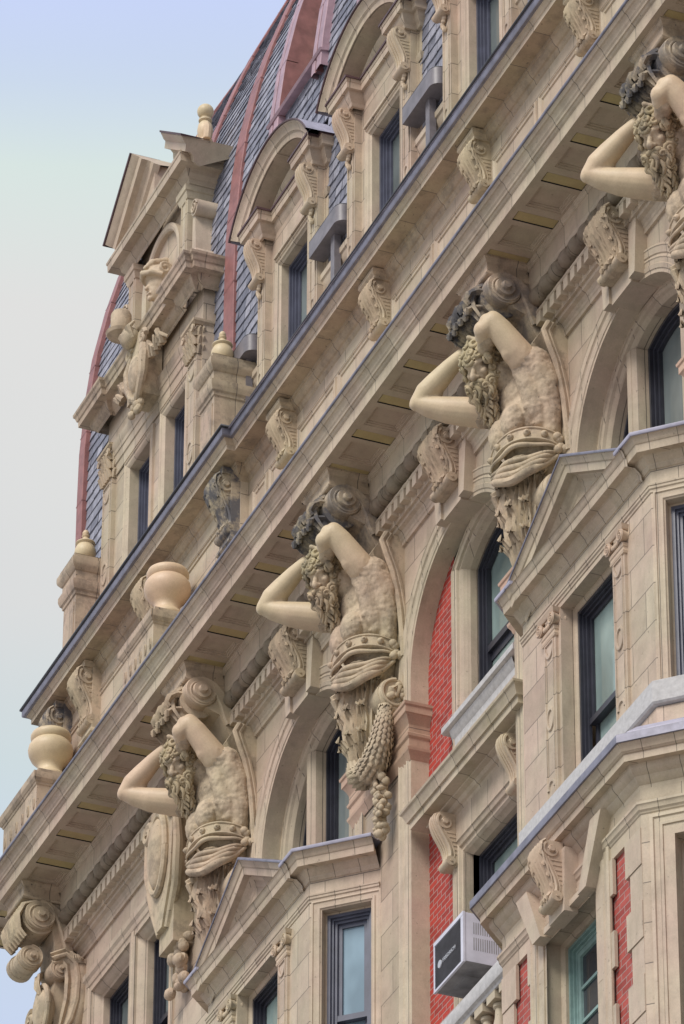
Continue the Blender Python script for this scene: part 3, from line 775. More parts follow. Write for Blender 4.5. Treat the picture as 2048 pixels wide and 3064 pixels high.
CORN = [(0, 31.585), (.012, 31.59), (.017, 31.603), (.029, 31.618), (.032, 31.635), (.055, 31.66), (.078, 31.685), (.085, 31.703), (.092, 31.708), (.170, 31.704), (.182, 31.781), (.19, 31.786), (.196, 31.795), (.203, 31.806), (.210, 31.828), (.222, 31.848), (.232, 31.852)]
GUT = [(.225, 31.853), (.250, 31.850), (.256, 31.862), (.256, 31.885), (.20, 31.895), (0, 31.90)]
def bay_window(cx, lower=False):
    B = empty('bay_window'); B.parent = BLD; B.location = (cx, -1.0, 0)
    def bp(name, mb, mat, sharp=32):
        o = mb.build(name, mat, B, sharp=sharp); return o
    P = [(-HB-CD, .30), (-HB, FY), (HB, FY), (HB+CD, .30)]
    ox, zt = .60, 31.275
    zs = 29.25; zw = 28.5 if lower else 24
    # walls
    w = MB()
    def r(mb, x0, x1, z0, z1, y): mb.poly([(x0, y, z0), (x1, y, z0), (x1, y, z1), (x0, y, z1)])
    r(w, -HB, -ox, zw, 31.6, FY); r(w, ox, HB, zw, 31.6, FY); r(w, -ox, ox, zt, 31.6, FY); r(w, -ox, ox, zw, zs, FY)
    L = CD*math.sqrt(2)
    s0, s1, ct = .14, .70, 31.22
    for side in (1, -1):
        T = cant_T(side*HB, FY, side)
        q = MB(T)
        if side > 0: a, b, e0, e1 = s0, s1, 0, L
        else: a, b, e0, e1 = -s1, -s0, -L, 0
        r(q, e0, a, zw, 31.6, 0); r(q, b, e1, zw, 31.6, 0); r(q, a, b, ct, 31.6, 0); r(q, a, b, zw, zs, 0)
        b0 = len(w.v); w.v += q.v; w.f += [tuple(i+b0 for i in f) for f in q.f]; w.mi += q.mi; w.sm += q.sm
    bp('wall', w, 'wall')
    # cornice: full profile at the sides, without the upper mould under the gable
    c = MB(); c.sweep(CORN, P); bp('cornice', c, 'trims', 20)
    g = MB(); g.sweep(GUT, P[:1]+[(-HB, FY), (-1.22, FY)], cap=True); g.sweep(GUT, [(1.22, FY), (HB, FY)]+P[3:], cap=True)
    g.poly([(x, y, 31.893) for x, y in [(-HB-CD-.1, .30), (-HB-.1, FY-.1), (HB+.1, FY-.1), (HB+CD+.1, .30)]])
    g.box(HB-.35, HB+.15, FY+.02, .35, 31.895, 31.955); g.box(-HB-.15, -HB+.35, FY+.02, .35, 31.895, 31.955)
    bp('gutter', g, 'lead')
    # gable over the front
    p = MB(); sl, hx, za, zb_ = .555, 1.28, 32.42, 31.71
    ca = math.cos(math.atan(sl)); sa = math.sin(math.atan(sl))
    prof = [(-.115, FY-.02), (-.10, FY-.032), (-.06, FY-.036), (-.035, FY-.055), (-.01, FY-.09), (0, FY-.10), (.0, FY-.175), (.075, FY-.185), (.082, FY-.198), (.092, FY-.205), (.112, FY-.212), (.14, FY-.228), (.150, FY-.248)]
    def rake(pr):
        rows = []
        for n_, y in pr:
            dz = n_/ca
            rows.append([(-hx-.08, y, zb_-.08*sl+dz), (0, y, za+dz), (hx+.08, y, zb_-.08*sl+dz)])
        return rows
    p.grid(rake(prof)); p.poly([(-hx, FY-.02, 31.79), (hx, FY-.02, 31.79), (0, FY-.02, za)])
    n0 = MB()
    bp('gable', p, 'trims', 20)
    gc = MB(); gc.grid(rake([(.146, FY-.235), (.146, FY-.252), (.158, FY-.256), (.172, FY-.250), (.182, FY-.22), (.186, .30)])); bp('gable_flashing', gc, 'gutter', 40)
    # small mouldings under the frieze, pilasters, capitals
    m = MB(); m.sweep([(0, 31.33), (.010, 31.335), (.012, 31.36), (.024, 31.37), (.026, 31.395), (.034, 31.40), (.036, 31.415), (0, 31.42)], P); bp('architrave', m, 'trims', 20)
    for x0, x1 in ((-.93, -.66), (.66, .93)):
        pl = MB(); cp = MB()
        pilaster(pl, x0, x1, FY-.03, max(zw, 28.5), 31.02, .06, [(30.12, 'o'), (28.9, 'o'), (30.90, 't'), (29.35, 'b'), (29.2, 't')])
        ionic(cp, x0, x1, FY-.03, 31.285)
        bp('pilaster', pl, 'wall', 25); bp('capital', cp, 'carveclean', 35)
    # window reveal and window of the front
    f = MB(); f.frame_sweep(-ox, ox, zs, zt, [(0, FY), (0, FY+.13), (-.02, FY+.135), (-.045, FY+.15), (-.05, FY+.16), (-.05, FY+.26)]); f.poly([(-ox, FY, zs), (ox, FY, zs), (ox, FY+.3, zs+.02), (-ox, FY+.3, zs+.02)])
    bp('window_surround', f, 'trims', 20)
    window(B, -ox+.05, ox-.05, zs, zt-.05, FY+.16, rail=.36, gmat='glassteal')
    # cants
    for side in (1, -1):
        T = cant_T(side*HB, FY, side); a, b = (s0, s1) if side > 0 else (-s1, -s0)
        q = MB(T); q.frame_sweep(a, b, zs, ct, [(.115, 0), (.115, -.018), (.095, -.024), (.088, -.012), (.05, -.006), (.045, -.018), (.02, -.018), (.012, -.006), (0, 0), (0, .10), (-.02, .105), (-.02, .2)]); q.poly([(a, 0, zs), (b, 0, zs), (b, .3, zs), (a, .3, zs)])
        bp('window_surround', q, 'trims', 20)
        if side > 0: window(B, a+.02, b-.02, zs, ct-.02, .10, rail=.38, fmat='frame2', gmat='glasssky', T=T)
        # edge strip where the bay meets the pier
    sl_ = MB(); sl_.sweep([(0, 28.99), (.05, 29.0), (.065, 29.02), (.066, 29.235), (.05, 29.25), (-.05, 29.27)], P); bp('sill', sl_, 'sill')
    ba = MB(); ba.sweep([(.05, 28.4), (.055, 28.62), (.035, 28.66), (.02, 28.70), (.015, 28.98)], P); bp('base_course', ba, 'trims', 20)
    if not lower: return B
    # ---------------- wider storey below
    H2, F2, C2 = 1.555, -.5, .80
    Q = [(-H2-C2, .30), (-H2, F2), (H2, F2), (H2+C2, .30)]
    c = MB(); c.sweep([(0, 28.03), (.006, 28.064), (.014, 28.07), (.057, 28.126), (.06, 28.135), (.085, 28.155), (.105, 28.178), (.114, 28.195), (.118, 28.235), (.190, 28.232), (.192, 28.306), (.205, 28.310), (.212, 28.318), (.222, 28.325), (.240, 28.36), (.258, 28.383), (.262, 28.392)], Q)
    bp('cornice', c, 'mossy', 20)
    g = MB(); g.sweep([(.255, 28.392), (.276, 28.388), (.282, 28.392), (.282, 28.472), (.27, 28.482), (.10, 28.50), (.10, 28.56), (.085, 28.60), (-.05, 28.66)], Q); bp('gutter', g, 'gutter', 30)
    gl = MB(); gl.sweep([(.16, 28.49), (.15, 28.50), (.145, 28.57), (.02, 28.68), (-.4, 28.72)], Q); bp('lead_roof', gl, 'lead', 25)
    w = MB(); ow, oz = .55, 27.50
    r(w, -H2, -1.30, 22, 28.1, F2); r(w, 1.30, H2, 22, 28.1, F2); r(w, -1.30, -ow-.0, 27.63, 28.1, F2); r(w, ow, 1.30, 27.63, 28.1, F2); r(w, -ow, ow, oz, 28.1, F2)
    r(w, -.87, -ow, 22, 27.63, F2); r(w, ow, .87, 22, 27.63, F2)
    for side in (1, -1):
        T = cant_T(side*H2, F2, side); LL = C2*math.sqrt(2); q = MB(T)
        a, b = (.32, .86) if side > 0 else (-.86, -.32)
        e0, e1 = (0, LL) if side > 0 else (-LL, 0)
        r(q, e0, a, 22, 28.1, 0); r(q, b, e1, 22, 28.1, 0); r(q, a, b, 27.50, 28.1, 0)
        b0 = len(w.v); w.v += q.v; w.f += [tuple(i+b0 for i in f) for f in q.f]; w.mi += q.mi; w.sm += q.sm
    bp('wall', w, 'wall')
    # quoins stepping into the brick panels
    qn = MB()
    for sx in (-1, 1):
        for i in range(14):
            z1 = 27.63-i*.372; z0 = z1-.372
            long_ = i % 2 == 0
            def bx(x0, x1, z0_, z1_, y=F2-.012, y1=F2+.02):
                x0, x1 = (x0, x1) if sx > 0 else (-x1, -x0)
                qn.box(x0, x1, y, y1, z0_, z1_)
            bx(1.30 if not long_ else 1.22, H2, z0+.002, z1-.002, F2-.004 - (.010 if long_ else 0))
            bx(.60, .87 if not long_ else .955, z0+.002, z1-.002, F2-.004-(.010 if long_ else 0))
    bp('quoins', qn, 'plain')
    bk = MB()
    for x0, x1 in ((-1.32, -.85), (.85, 1.32)): r(bk, x0, x1, 22, 27.64, F2+.035); 
    bp('brick_panel', bk, 'brickold')
    lp = MB()
    for x0, x1 in ((-1.30, -.87), (.87, 1.30)): lp.poly([(x0, F2, 27.63), (x1, F2, 27.63), (x1, F2+.04, 27.63), (x0, F2+.04, 27.63)])
    bp('panel_soffit', lp, 'plain')
    a = MB(); a.sweep([(0, 27.76), (.01, 27.77), (.015, 27.783), (.03, 27.80), (.036, 27.83), (.043, 27.843), (.05, 27.85), (.05, 27.875), (0, 27.88)], Q); bp('architrave', a, 'trims', 20)
    k = MB()
    for sx in (-1, 1):
        k.prism([(sx*.96, 28.125), (sx*.72, 28.125), (sx*.42, 27.50), (sx*.60, 27.50)], 'y', F2-.12, F2)
    k.prism([(-.20, 28.125), (.20, 28.125), (.17, 27.47), (-.17, 27.47)], 'y', F2-.14, F2)
    k.box(-.41, .41, F2-.09, F2+.0, 27.515, 27.58)
    bp('keystone', k, 'plain')
    cb = MB(Matrix.Translation((0, F2-.12, 28.20))); cb.merge(console(.26, .22, .64)); bp('console_bracket', cb, 'carveclean', 35)
    f = MB(); f.frame_sweep(-ow, ow, 22, oz, [(.34, F2), (.34, F2-.02), (.30, F2-.028), (.29, F2-.014), (.22, F2-.012), (.21, F2-.026), (.17, F2-.026), (.165, F2-.012), (.04, F2-.012), (.04, F2+.16), (.03, F2+.165), (.0, F2+.19), (0, F2+.30)])
    bp('window_surround', f, 'trims', 20)
    gw = MB(); win(gw, -ow, ow, 24.0, oz, F2+.22, None, w=.03); 
    gw.frame_sweep(-ow+.08, ow-.08, 24, oz-.08, [(0, F2+.28), (-.055, F2+.28), (-.06, F2+.31)], bottom=True)
    for i, zz in enumerate((27.03, 26.68, 26.33, 25.98)): gw.box(-ow+.08, ow-.08, F2+.285, F2+.315, zz-.016, zz+.016)
    bp('window', gw, 'green')
    pn = MB(); pn.poly([(-ow, F2+.305, 24), (ow, F2+.305, 24), (ow, F2+.305, oz), (-ow, F2+.305, oz)]); bp('pane', pn, 'glassdark')
    for side in (1,):
        T = cant_T(side*H2, F2, side); q = MB(T)
        q.frame_sweep(.32, .86, 22, 27.50, [(.235, 0), (.235, -.02), (.20, -.028), (.19, -.014), (.15, -.012), (.14, -.024), (.11, -.024), (.105, -.010), (0, -.01), (0, .17), (-.02, .175), (-.03, .2), (-.03, .3)])
        bp('window_surround', q, 'trims', 20)
        q = MB(T); win(q, .35, .83, 24, 27.47, .22, None, w=.03); bp('window', q, 'green')
        q = MB(T); q.poly([(.33, .30, 24), (.85, .30, 24), (.85, .30, 27.5), (.33, .30, 27.5)]); bp('pane', q, 'glassteal')
        qn = MB(T)
        bp_ = None
    return B
bay_window(AX[1]); bay_window(AX[3], lower=True)

# balcony between the pier and the lower bay
bal = MB()
bal.sweep([(0, 28.40), (.02, 28.405), (.03, 28.43), (.06, 28.45), (.07, 28.48), (.07, 28.60), (.06, 28.62), (-.16, 28.63), (-.17, 28.42)], [(1.2, .10), (5.6, .10)])
bo = part('balustrade', bal, 'sill')
x = 1.5
while x < 5.4:
    bal = MB()
    bal.lathe([(.085, 0), (.085, .07), (.055, .09), (.05, .13), (.085, .22), (.09, .30), (.055, .46), (.048, .56), (.07, .58), (.07, .61), (.05, .63)], (x, .18, 27.68), 14)
    bal.box(x-.10, x+.10, .08, .28, 28.31, 28.40)
    x += .30
    part('baluster', bal, 'plain', parent=bo)
bal = MB(); bal.box(1.2, 5.6, .02, .45, 27.4, 27.68); part('plinth', bal, 'trims', parent=bo)

# ================================================================== dormers with arched tops
def dormer(cx):
    D = empty('dormer'); D.parent = BLD; D.location = (cx, -1.0, 0)
    def dp(name, mb, mat, sharp=25): return mb.build(name, mat, D, sharp=sharp)
    w = MB(); ox, zt = .43, 40.95
    def r(mb, x0, x1, z0, z1, y): mb.poly([(x0, y, z0), (x1, y, z0), (x1, y, z1), (x0, y, z1)])
    r(w, -.95, -ox-.12, 38.6, 41.5, .085); r(w, ox+.12, .95, 38.6, 41.5, .085); r(w, -ox-.12, ox+.12, zt+.12, 41.5, .085)
    for sx in (-1, 1): w.poly([(sx*.95, .085, 38.6), (sx*.95, .8, 38.6), (sx*.95, .8, 41.6), (sx*.95, .085, 41.6)])
    dp('wall', w, 'wall')
    f = MB(); f.frame_sweep(-ox, ox, 38.6, zt, [(.12, .085), (.12, .06), (.09, .055), (.08, .07), (.055, .075), (.045, .06), (.03, .065), (.02, .085), (0, .10), (0, .25)])
    f.box(-ox-.13, ox+.13, .05, .09, zt+.17, zt+.19); f.box(-ox-.10, ox+.14, .035, .09, zt+.125, zt+.155)
    dp('window_surround', f, 'trims')
    window(D, -ox, ox, 38.6, zt, .19, rail=.45, fmat='frame2', gmat='glass')
    for sx in (-1, 1):
        p = MB()
        x0, x1 = (-.93, -.70) if sx < 0 else (.70, .93)
        pilaster(p, x0, x1, 0.0, 38.6, 41.62, .09, [(39.55, 'o'), (40.78, 't'), (39.0, 'o')])
        xs = (-1.02, -.93) if sx < 0 else (.93, 1.02)
        p.box(xs[0], xs[1], .10, .5, 38.6, 41.5)
        p.sweep([(0, 41.0), (.01, 41.0), (.03, 41.05), (.035, 41.09), (0, 41.10)], [(xs[0], .4), (xs[0], .10), (xs[1], .10), (xs[1], .4)])
        dp('pilaster', p, 'wall')
    for sx in (-1, 1):
        c = MB(Matrix.Translation((sx*.815, 0, 41.47))); c.merge(console(.20, .20, .60, leaf=False))
        for j in range(6):
            a = j*1.3; c.ball((.025*math.cos(a), -.035, -.62-.032*j), (.042-.005*j, .03, .034), 8, 6)
        o = c.build('console_bracket', MAT['carveclean'], D, sharp=35)
    # entablature breaking forward over the brackets
    e = MB()
    path = [(-1.0, .5), (-1.0, -.09), (-.60, -.09), (-.60, .085), (.60, .085), (.60, -.09), (.97, -.09), (.97, .05), (1.07, .05), (1.07, .5)]
    e.sweep([(-.05, 41.44), (-.02, 41.445), (-.012, 41.465), (-.008, 41.49), (.02, 41.535), (.034, 41.565), (.038, 41.59), (.042, 41.615), (.082, 41.615), (.086, 41.695), (.094, 41.70), (.10, 41.735), (-.15, 41.76)], path)
    dp('entablature', e, 'trims', 20)
    # arched top
    a = MB(); R, cz = 1.25, 40.95; ax = -.03
    a0 = math.asin((41.74-cz)/R)
    prof = [(0, .12), (0, -.10), (.0, -.155), (.07, -.16), (.08, -.17), (.09, -.185), (.11, -.19), (.14, -.205), (.165, -.225), (.175, -.24), (.19, -.245)]
    a.arch_sweep(ax, cz, R, prof, n=28, a0=PI-a0+.10, a1=a0-.10)
    a.arch_sweep(ax, cz, R-.19, [(0, .12), (.02, .09), (.06, .06), (.10, .055), (.13, .08), (.135, .12)], n=26, a0=PI-a0, a1=a0)
    pts = [(ax+(R+.02)*math.cos(PI-a0+(2*a0-PI)*k/20), .11, cz+(R+.02)*math.sin(PI-a0+(2*a0-PI)*k/20)) for k in range(21)]
    a.face([a.vert(q) for q in pts])
    dp('arched_pediment', a, 'trims', 20)
    k = MB(); k.arch_sweep(ax, cz, R, [(.185, -.235), (.19, -.262), (.205, -.267), (.212, -.255)], n=28, a0=PI-a0+.12, a1=a0-.12)
    k.sweep([(.095, 41.735), (.115, 41.735), (.115, 41.765), (-.1, 41.79)], path)
    dp('copper_edge', k, 'copperdk', 40)
    k = MB(); k.arch_sweep(ax, cz, R, [(.212, -.255), (.216, -.10), (.225, .11)], n=28, a0=PI-a0+.12, a1=a0-.12)
    dp('lead_flashing', k, 'lead', 40)
DX = [-1.80+2.76*k for k in range(5)]
for cx in DX: dormer(cx)

# panels, gutters with leader heads between the dormers
for k in range(-1, 4):
    xa, xb = -1.80+2.76*k+.93, -1.80+2.76*(k+1)-.86
    if k < 0: xa, xb = -3.52, -2.70
    p = MB(); p.poly([(xa-.1, .12, 38.6), (xb+.1, .12, 38.6), (xb+.1, .12, 40.2), (xa-.1, .12, 40.2)])
    p.sweep([(0, 39.72), (.02, 39.72), (.05, 39.78), (.055, 39.82), (.075, 39.83), (.08, 39.90), (.0, 39.92)], [(xa-.05, .12), (xb+.05, .12)])
    for i in range(4):
        x = xa+(xb-xa)*(i+.5)/4; oval_ring(p, x, .118, 39.35, .045, .22)
    part('parapet_panel', p, 'trims')
    l = MB(); za, zb = 40.09, 40.31
    pts = [(xa+.0, -.10), (xb-.22, -.10)]+[(xb-.10+.0-.12+.12*math.sin(t*PI/2/6), -.10+.12-.12*math.cos(t*PI/2/6)) for t in range(7)]+[(xb-.10, .16), (xa+.0, .16)]
    l.prism(pts, 'z', za, zb)
    lo = part('leader_head', l, 'bronze', sharp=40)
    l = MB(); l.prism([(q[0]*1, q[1]) for q in pts], 'z', zb+.001, zb+.012); part('rim', l, 'gutterdk', parent=lo)
    l = MB(); l.box((xa+xb)/2-.02, (xa+xb)/2+.09, -.02, .06, 38.6, za); part('downspout', l, 'bronze', parent=lo)

# ================================================================== mansard roof of separate slates
MZ = [(38.6, .12), (41.7, .12), (42.5, .13), (43.4, .19), (44.0, .26), (44.8, .42), (45.4, .58), (46.2, .85), (46.8, 1.08), (48.06, 1.65), (49.5, 2.4), (51.0, 3.15), (53.0, 4.1)]
def my(z):
    for (a, ya), (b, yb) in zip(MZ, MZ[1:]):
        if a <= z <= b: return ya+(yb-ya)*(z-a)/(b-a)
    return MZ[-1][1]
holes = [(-2.32+2.76*k, -1.25+2.76*k) for k in range(4)]
HZ0, HZ1 = 43.36, 46.6
v, f, tint = [], [], []
z = 39.6; rowi = 0
while z < 52.5:
    h = .150
    x = XA-.0 + (rowi % 2)*.11 - .11
    y0, y1 = my(z)-.018, my(z+h*1.25)-.004
    while x < XR:
        wd = .22*random.uniform(.75, 1.2); jz = random.uniform(-.010, .010); jo = random.uniform(0, .008)
        xa, xb = max(XA, x), min(x+wd-.006, XR)
        hit = any(b > xa and a < xb and HZ0 < z+.05 < HZ1 for a, b in holes) or (z < 42.0 and any(c_-.94 < (xa+xb)/2 < c_+.94 for c_ in DX)) or (z < 42.0 and -7.7 < (xa+xb)/2 < -4.5) or (z < 44.1 and -6.9 < (xa+xb)/2 < -4.95)
        if xb > xa and not hit:
            i = len(v); t = random.random()
            v += [(xa, y0-jo, z+jz), (xb, y0-jo, z+jz), (xb, y1, z+h*1.25), (xa, y1, z+h*1.25), (xa, y0-jo+.016, z+jz), (xb, y0-jo+.016, z+jz)]
            f += [(i, i+1, i+2, i+3), (i+4, i+5, i+1, i)]; tint += [t, t]
        x += wd
    z += h; rowi += 1
me = bpy.data.meshes.new('roof_slates'); me.from_pydata(v, [], f); me.materials.append(MAT['slate'])
at = me.attributes.new('tint', 'FLOAT', 'FACE'); at.data.foreach_set('value', tint)
mo = bpy.data.objects.new('mansard_roof', me); COL.objects.link(mo); mo.parent = BLD; mo.location = (0, -1, 0)
bk = MB()
zz = [q[0] for q in MZ]
bk.grid([[(XA, .75, 38.6), (XR, .75, 38.6)], [(XA, .75, 43.0), (XR, .75, 43.0)]])
MZH = [(z_, y) for z_, y in MZ if z_ >= 43.4]
segs_ = [(XA, -7.7), (-4.5, -2.75)]+[(c_+.94, c_+2.76-.94) for c_ in DX]
for xa, xb in segs_: bk.grid([[(xa, my(z_)+.02, z_), (xb, my(z_)+.02, z_)] for z_ in (38.6, 41.7, 42.5, 43.4)])
for c_ in DX: bk.grid([[(c_-.95, my(z_)+.02, z_), (c_+.95, my(z_)+.02, z_)] for z_ in (42.0, 42.5, 43.4)])
bk.grid([[(-7.7, my(z_)+.02, z_), (-4.5, my(z_)+.02, z_)] for z_ in (44.1, 44.8)]); bk.grid([[(-7.7, my(z_)+.02, z_), (-6.9, my(z_)+.02, z_)] for z_ in (42, 44.1)]); bk.grid([[(-4.95, my(z_)+.02, z_), (-4.5, my(z_)+.02, z_)] for z_ in (42, 44.1)])
for xa, xb, lo_, hi_ in [(XA, holes[0][0], 0, 99)]+[(holes[i][1], holes[i+1][0], 0, 99) for i in range(3)]+[(holes[-1][1], XR, 0, 99)]:
    bk.grid([[(xa, y+.02, z_), (xb, y+.02, z_)] for z_, y in MZH])
for a, b in holes:
    bk.grid([[(a, my(z_)+.02, z_), (b, my(z_)+.02, z_)] for z_ in (46.6, 46.8, 48.06, 49.5, 51, 53)])
    bk.grid([[(a, my(z_)+.35, z_), (b, my(z_)+.35, z_)] for z_ in (43.2, 44, 45, 46, 46.7)])
part('roof_boarding', bk, 'inside', parent=mo)
def copper_strip(mb, x0, x1, z0, z1, th=.045):
    zs_ = [z0]+[q[0] for q in MZ if z0 < q[0] < z1]+[z1]
    mb.grid([[(x0, my(z_)+.05, z_), (x0, my(z_)-th, z_), (x0+.012, my(z_)-th-.008, z_), (x1-.012, my(z_)-th-.008, z_), (x1, my(z_)-th, z_), (x1, my(z_)+.05, z_)] for z_ in zs_])
    for z_ in [z0+i*1.05 for i in range(1, int((z1-z0)/1.05)+1)]:
        mb.grid([[(x0-.004, my(z_+d)+.05, z_+d), (x0-.004, my(z_+d)-th-.012, z_+d), (x1+.004, my(z_+d)-th-.012, z_+d), (x1+.004, my(z_+d)+.05, z_+d)] for d in (0, .012)])
cs = MB(); copper_strip(cs, -4.05, -3.72, 39.6, 52.5); copper_strip(cs, -9.14, -8.93, 39.6, 53, .07); copper_strip(cs, -5.85, -5.55, 43.5, 48.6); 
part('copper_rib', cs, 'copper', parent=mo)
# upper roof windows in copper surrounds
ucp = MB(); upk = MB(); umt = MB(); ugl = MB()
for a, b in holes:
    for i, x in enumerate((a-.30, b)):
        copper_strip(upk, x, x+.11, 43.0, 47.2, .10); copper_strip(upk, x+.15, x+.30, 43.0, 47.2, .10)
        copper_strip(ucp, x+.10, x+.16, 43.0, 47.2, .085)
    for x in (a+.004, b-.004): ucp.grid([[(x, my(z_)-.1, z_), (x, my(z_)+.30, z_)] for z_ in (43.2, 43.4, 44, 44.8, 45.4, 46.2, 46.8)])
    z_ = HZ0
    upk.prism([(my(z_)-.13, z_-.16), (my(z_)-.15, z_-.13), (my(z_)+.30, z_+.05), (my(z_)+.30, z_-.1)], 'x', a-.32, b+.32)
    for x0, x1 in ((a+.02, a+.09), (b-.09, b-.02)): umt.grid([[(x0, my(z__)+.27, z__), (x0, my(z__)+.20, z__), (x1, my(z__)+.20, z__), (x1, my(z__)+.27, z__)] for z__ in (43.4, 44, 44.8, 45.4, 46.2, 46.6)])
    for zz_ in (43.45, 44.6): umt.box(a+.02, b-.02, my(zz_)+.17, my(zz_)+.27, zz_, zz_+.08)
    ugl.grid([[(a, my(z__)+.26, z__), (b, my(z__)+.26, z__)] for z__ in (43.3, 44, 44.8, 45.4, 46.2, 46.7)])
part('roof_window_surround', ucp, 'copper', parent=mo); part('roof_window_flashing', upk, 'copperpink', parent=mo); part('roof_window_frame', umt, 'mint', parent=mo); part('pane', ugl, 'glass', parent=mo)

# ================================================================== gabled pavilion at the far end
GB = empty('pavilion_gable'); GB.parent = BLD; GB.location = (0, -1.0, 0)
def gp(name, mb, mat, sharp=25): return mb.build(name, mat, GB, sharp=sharp)
GY = -.10
w = MB()
def r(mb, x0, x1, z0, z1, y): mb.poly([(x0, y, z0), (x1, y, z0), (x1, y, z1), (x0, y, z1)])
WZ = 40.93
wins = [(-6.92, -6.18), (-5.68, -4.98)]
r(w, -7.75, -6.92, 38.6, 42.1, GY+.06); r(w, -6.18, -5.68, 38.6, WZ, GY+.06); r(w, -4.98, -4.45, 38.6, 42.1, GY+.06); r(w, -6.92, -4.98, WZ, 42.1, GY+.06)
w.poly([(-4.45, GY+.06, 38.6), (-4.45, 1.0, 38.6), (-4.45, 1.0, 42.1), (-4.45, GY+.06, 42.1)])
r(w, -6.95, -4.92, 42.1, 44.1, GY+.12); w.poly([(-4.92, GY+.05, 42.1), (-4.92, 1.0, 42.1), (-4.92, 1.0, 44.1), (-4.92, GY+.05, 44.1)])
gp('wall', w, 'wall')
p = MB()
for x0, x1 in ((-7.73, -7.41), (-4.80, -4.48)): pilaster(p, x0, x1, GY, 38.6, 41.08, .06, [(39.75, 'o'), (40.92, 't')])
for x0, x1 in ((-6.98, -6.74), (-5.14, -4.91)):
    pilaster(p, x0, x1, GY, 42.3, 43.72, .5, [(42.5, 'b')])
    p.sweep([(0, 43.68), (.012, 43.68), (.03, 43.74), (.035, 43.77), (.05, 43.78), (.055, 43.86), (0, 43.87)], [(x0, .5), (x0, GY), (x1, GY), (x1, .5)])
gp('pilaster', p, 'wall')
cp = MB()
for x0, x1 in ((-7.73, -7.41), (-4.80, -4.48)):
    cx = (x0+x1)/2
    cp.box(x0+.02, x1-.02, GY-.0, GY+.1, 41.08, 41.5)
    for row, (zz_, nn, sz) in enumerate(((41.14, 5, .055), (41.27, 4, .06), (41.40, 5, .05))):
        for i in range(nn):
            x = x0+.02+(x1-x0-.04)*i/(nn-1)
            cp.tube([(x, GY-.01, zz_-.05), (x, GY-.035, zz_+.02), (x, GY-.07, zz_+.07), (x, GY-.075, zz_+.045)], [sz*.55, sz*.6, sz*.4, .012], 7)
        for j in range(2): cp.tube([(x1-.01, GY+.02+.05*j, zz_-.05), (x1+.03, GY+.02+.05*j, zz_+.04), (x1+.06, GY+.02+.05*j, zz_+.05)], [.03, .03, .012], 6)
    for sx in (x0, x1): cp.tube([(sx, GY-.05, 41.44), (sx, GY-.075, 41.44)], .05, 12)
    cp.sweep([(0, 41.49), (.03, 41.495), (.045, 41.52), (.06, 41.53), (.065, 41.56), (0, 41.57)], [(x0, .1), (x0, GY-.01), (x1, GY-.01), (x1, .1)])
gp('capital', cp, 'carve', 35)
f = MB()
for a, b in wins:
    f.frame_sweep(a, b, 38.6, WZ, [(.13, GY+.06), (.13, GY+.03), (.10, GY+.02), (.085, GY+.035), (.05, GY+.04), (.04, GY+.03), (.02, GY+.04), (0, GY+.06), (0, GY+.25)])
gp('window_surround', f, 'trims')
for a, b in wins: window(GB, a, b, 38.6, WZ, GY+.18, rail=.45, fmat='frame2', gmat='glass')
e = MB(); GX = [(-7.78, .8), (-7.78, GY+.0), (-4.43, GY+.0), (-4.43, .8)]
e.sweep([(0, 41.10), (.012, 41.105), (.015, 41.24), (.03, 41.25), (.033, 41.36), (.045, 41.37), (.05, 41.42), (.065, 41.45), (.075, 41.50), (.08, 41.53), (0, 41.55)], [(-7.38, GY+.05), (-4.83, GY+.05)])
gp('architrave', e, 'trims', 20)
c = MB()
c.sweep([(0, 41.97), (.012, 41.98), (.02, 42.00), (.035, 42.01), (.07, 42.05), (.085, 42.09), (.09, 42.115), (.10, 42.12), (.20, 42.12), (.205, 42.20), (.22, 42.21), (.235, 42.26), (.255, 42.285), (.26, 42.32), (0, 42.40)], [(-7.80, .8), (-7.80, GY-.06), (-7.36, GY-.06), (-7.36, GY), (-4.85, GY), (-4.85, GY-.06), (-4.42, GY-.06), (-4.42, GY+.02), (-4.36, GY+.02), (-4.36, .8)])
gp('cornice', c, 'dirty', 20)
for sx, x0 in ((-1, -7.57), (1, -4.64)):
    pass
c = MB()
top = [(-7.04, .6), (-7.04, GY), (-4.85, GY), (-4.85, .8)]
c.sweep([(0, 43.86), (.01, 43.865), (.015, 43.93), (.03, 43.94), (.07, 43.985), (.08, 44.02), (.09, 44.03), (.20, 44.03), (.205, 44.13), (.215, 44.14), (.22, 44.17), (0, 44.20)], top)
gp('cornice', c, 'trims', 20)
# broken pediment: two raking pieces with copper tops
rk = MB(); rc = MB()
prof = [(-.14, GY+.02), (-.10, GY-.06), (-.03, GY-.08), (0, GY-.12), (0, GY-.20), (.09, GY-.21), (.11, GY-.24), (.15, GY-.27), (.17, GY-.29), (.19, GY-.29), (.20, .6)]
cpr = [(.18, GY-.28), (.18, GY-.31), (.205, GY-.315), (.21, .0)]
def rake2(mb, pr, x0, z0, x1, z1):
    dx, dz = x1-x0, z1-z0; L = math.hypot(dx, dz); nx, nz = -dz/L, dx/L
    if nz < 0: nx, nz = -nx, -nz
    A = [(x0+nx*n_, y, z0+nz*n_) for n_, y in pr]; B_ = [(x1+nx*n_, y, z1+nz*n_) for n_, y in pr]
    ids = mb.grid([A, B_]); mb.face(ids[0]); mb.face(ids[1][::-1])
for x0, z0, x1, z1 in ((-6.99, 44.22, -6.08, 45.03), (-4.50, 44.06, -5.25, 44.62)):
    rake2(rk, prof, x0, z0, x1, z1); rake2(rc, cpr, x0-.02*(1 if x0 < x1 else -1), z0-.018, x1, z1)
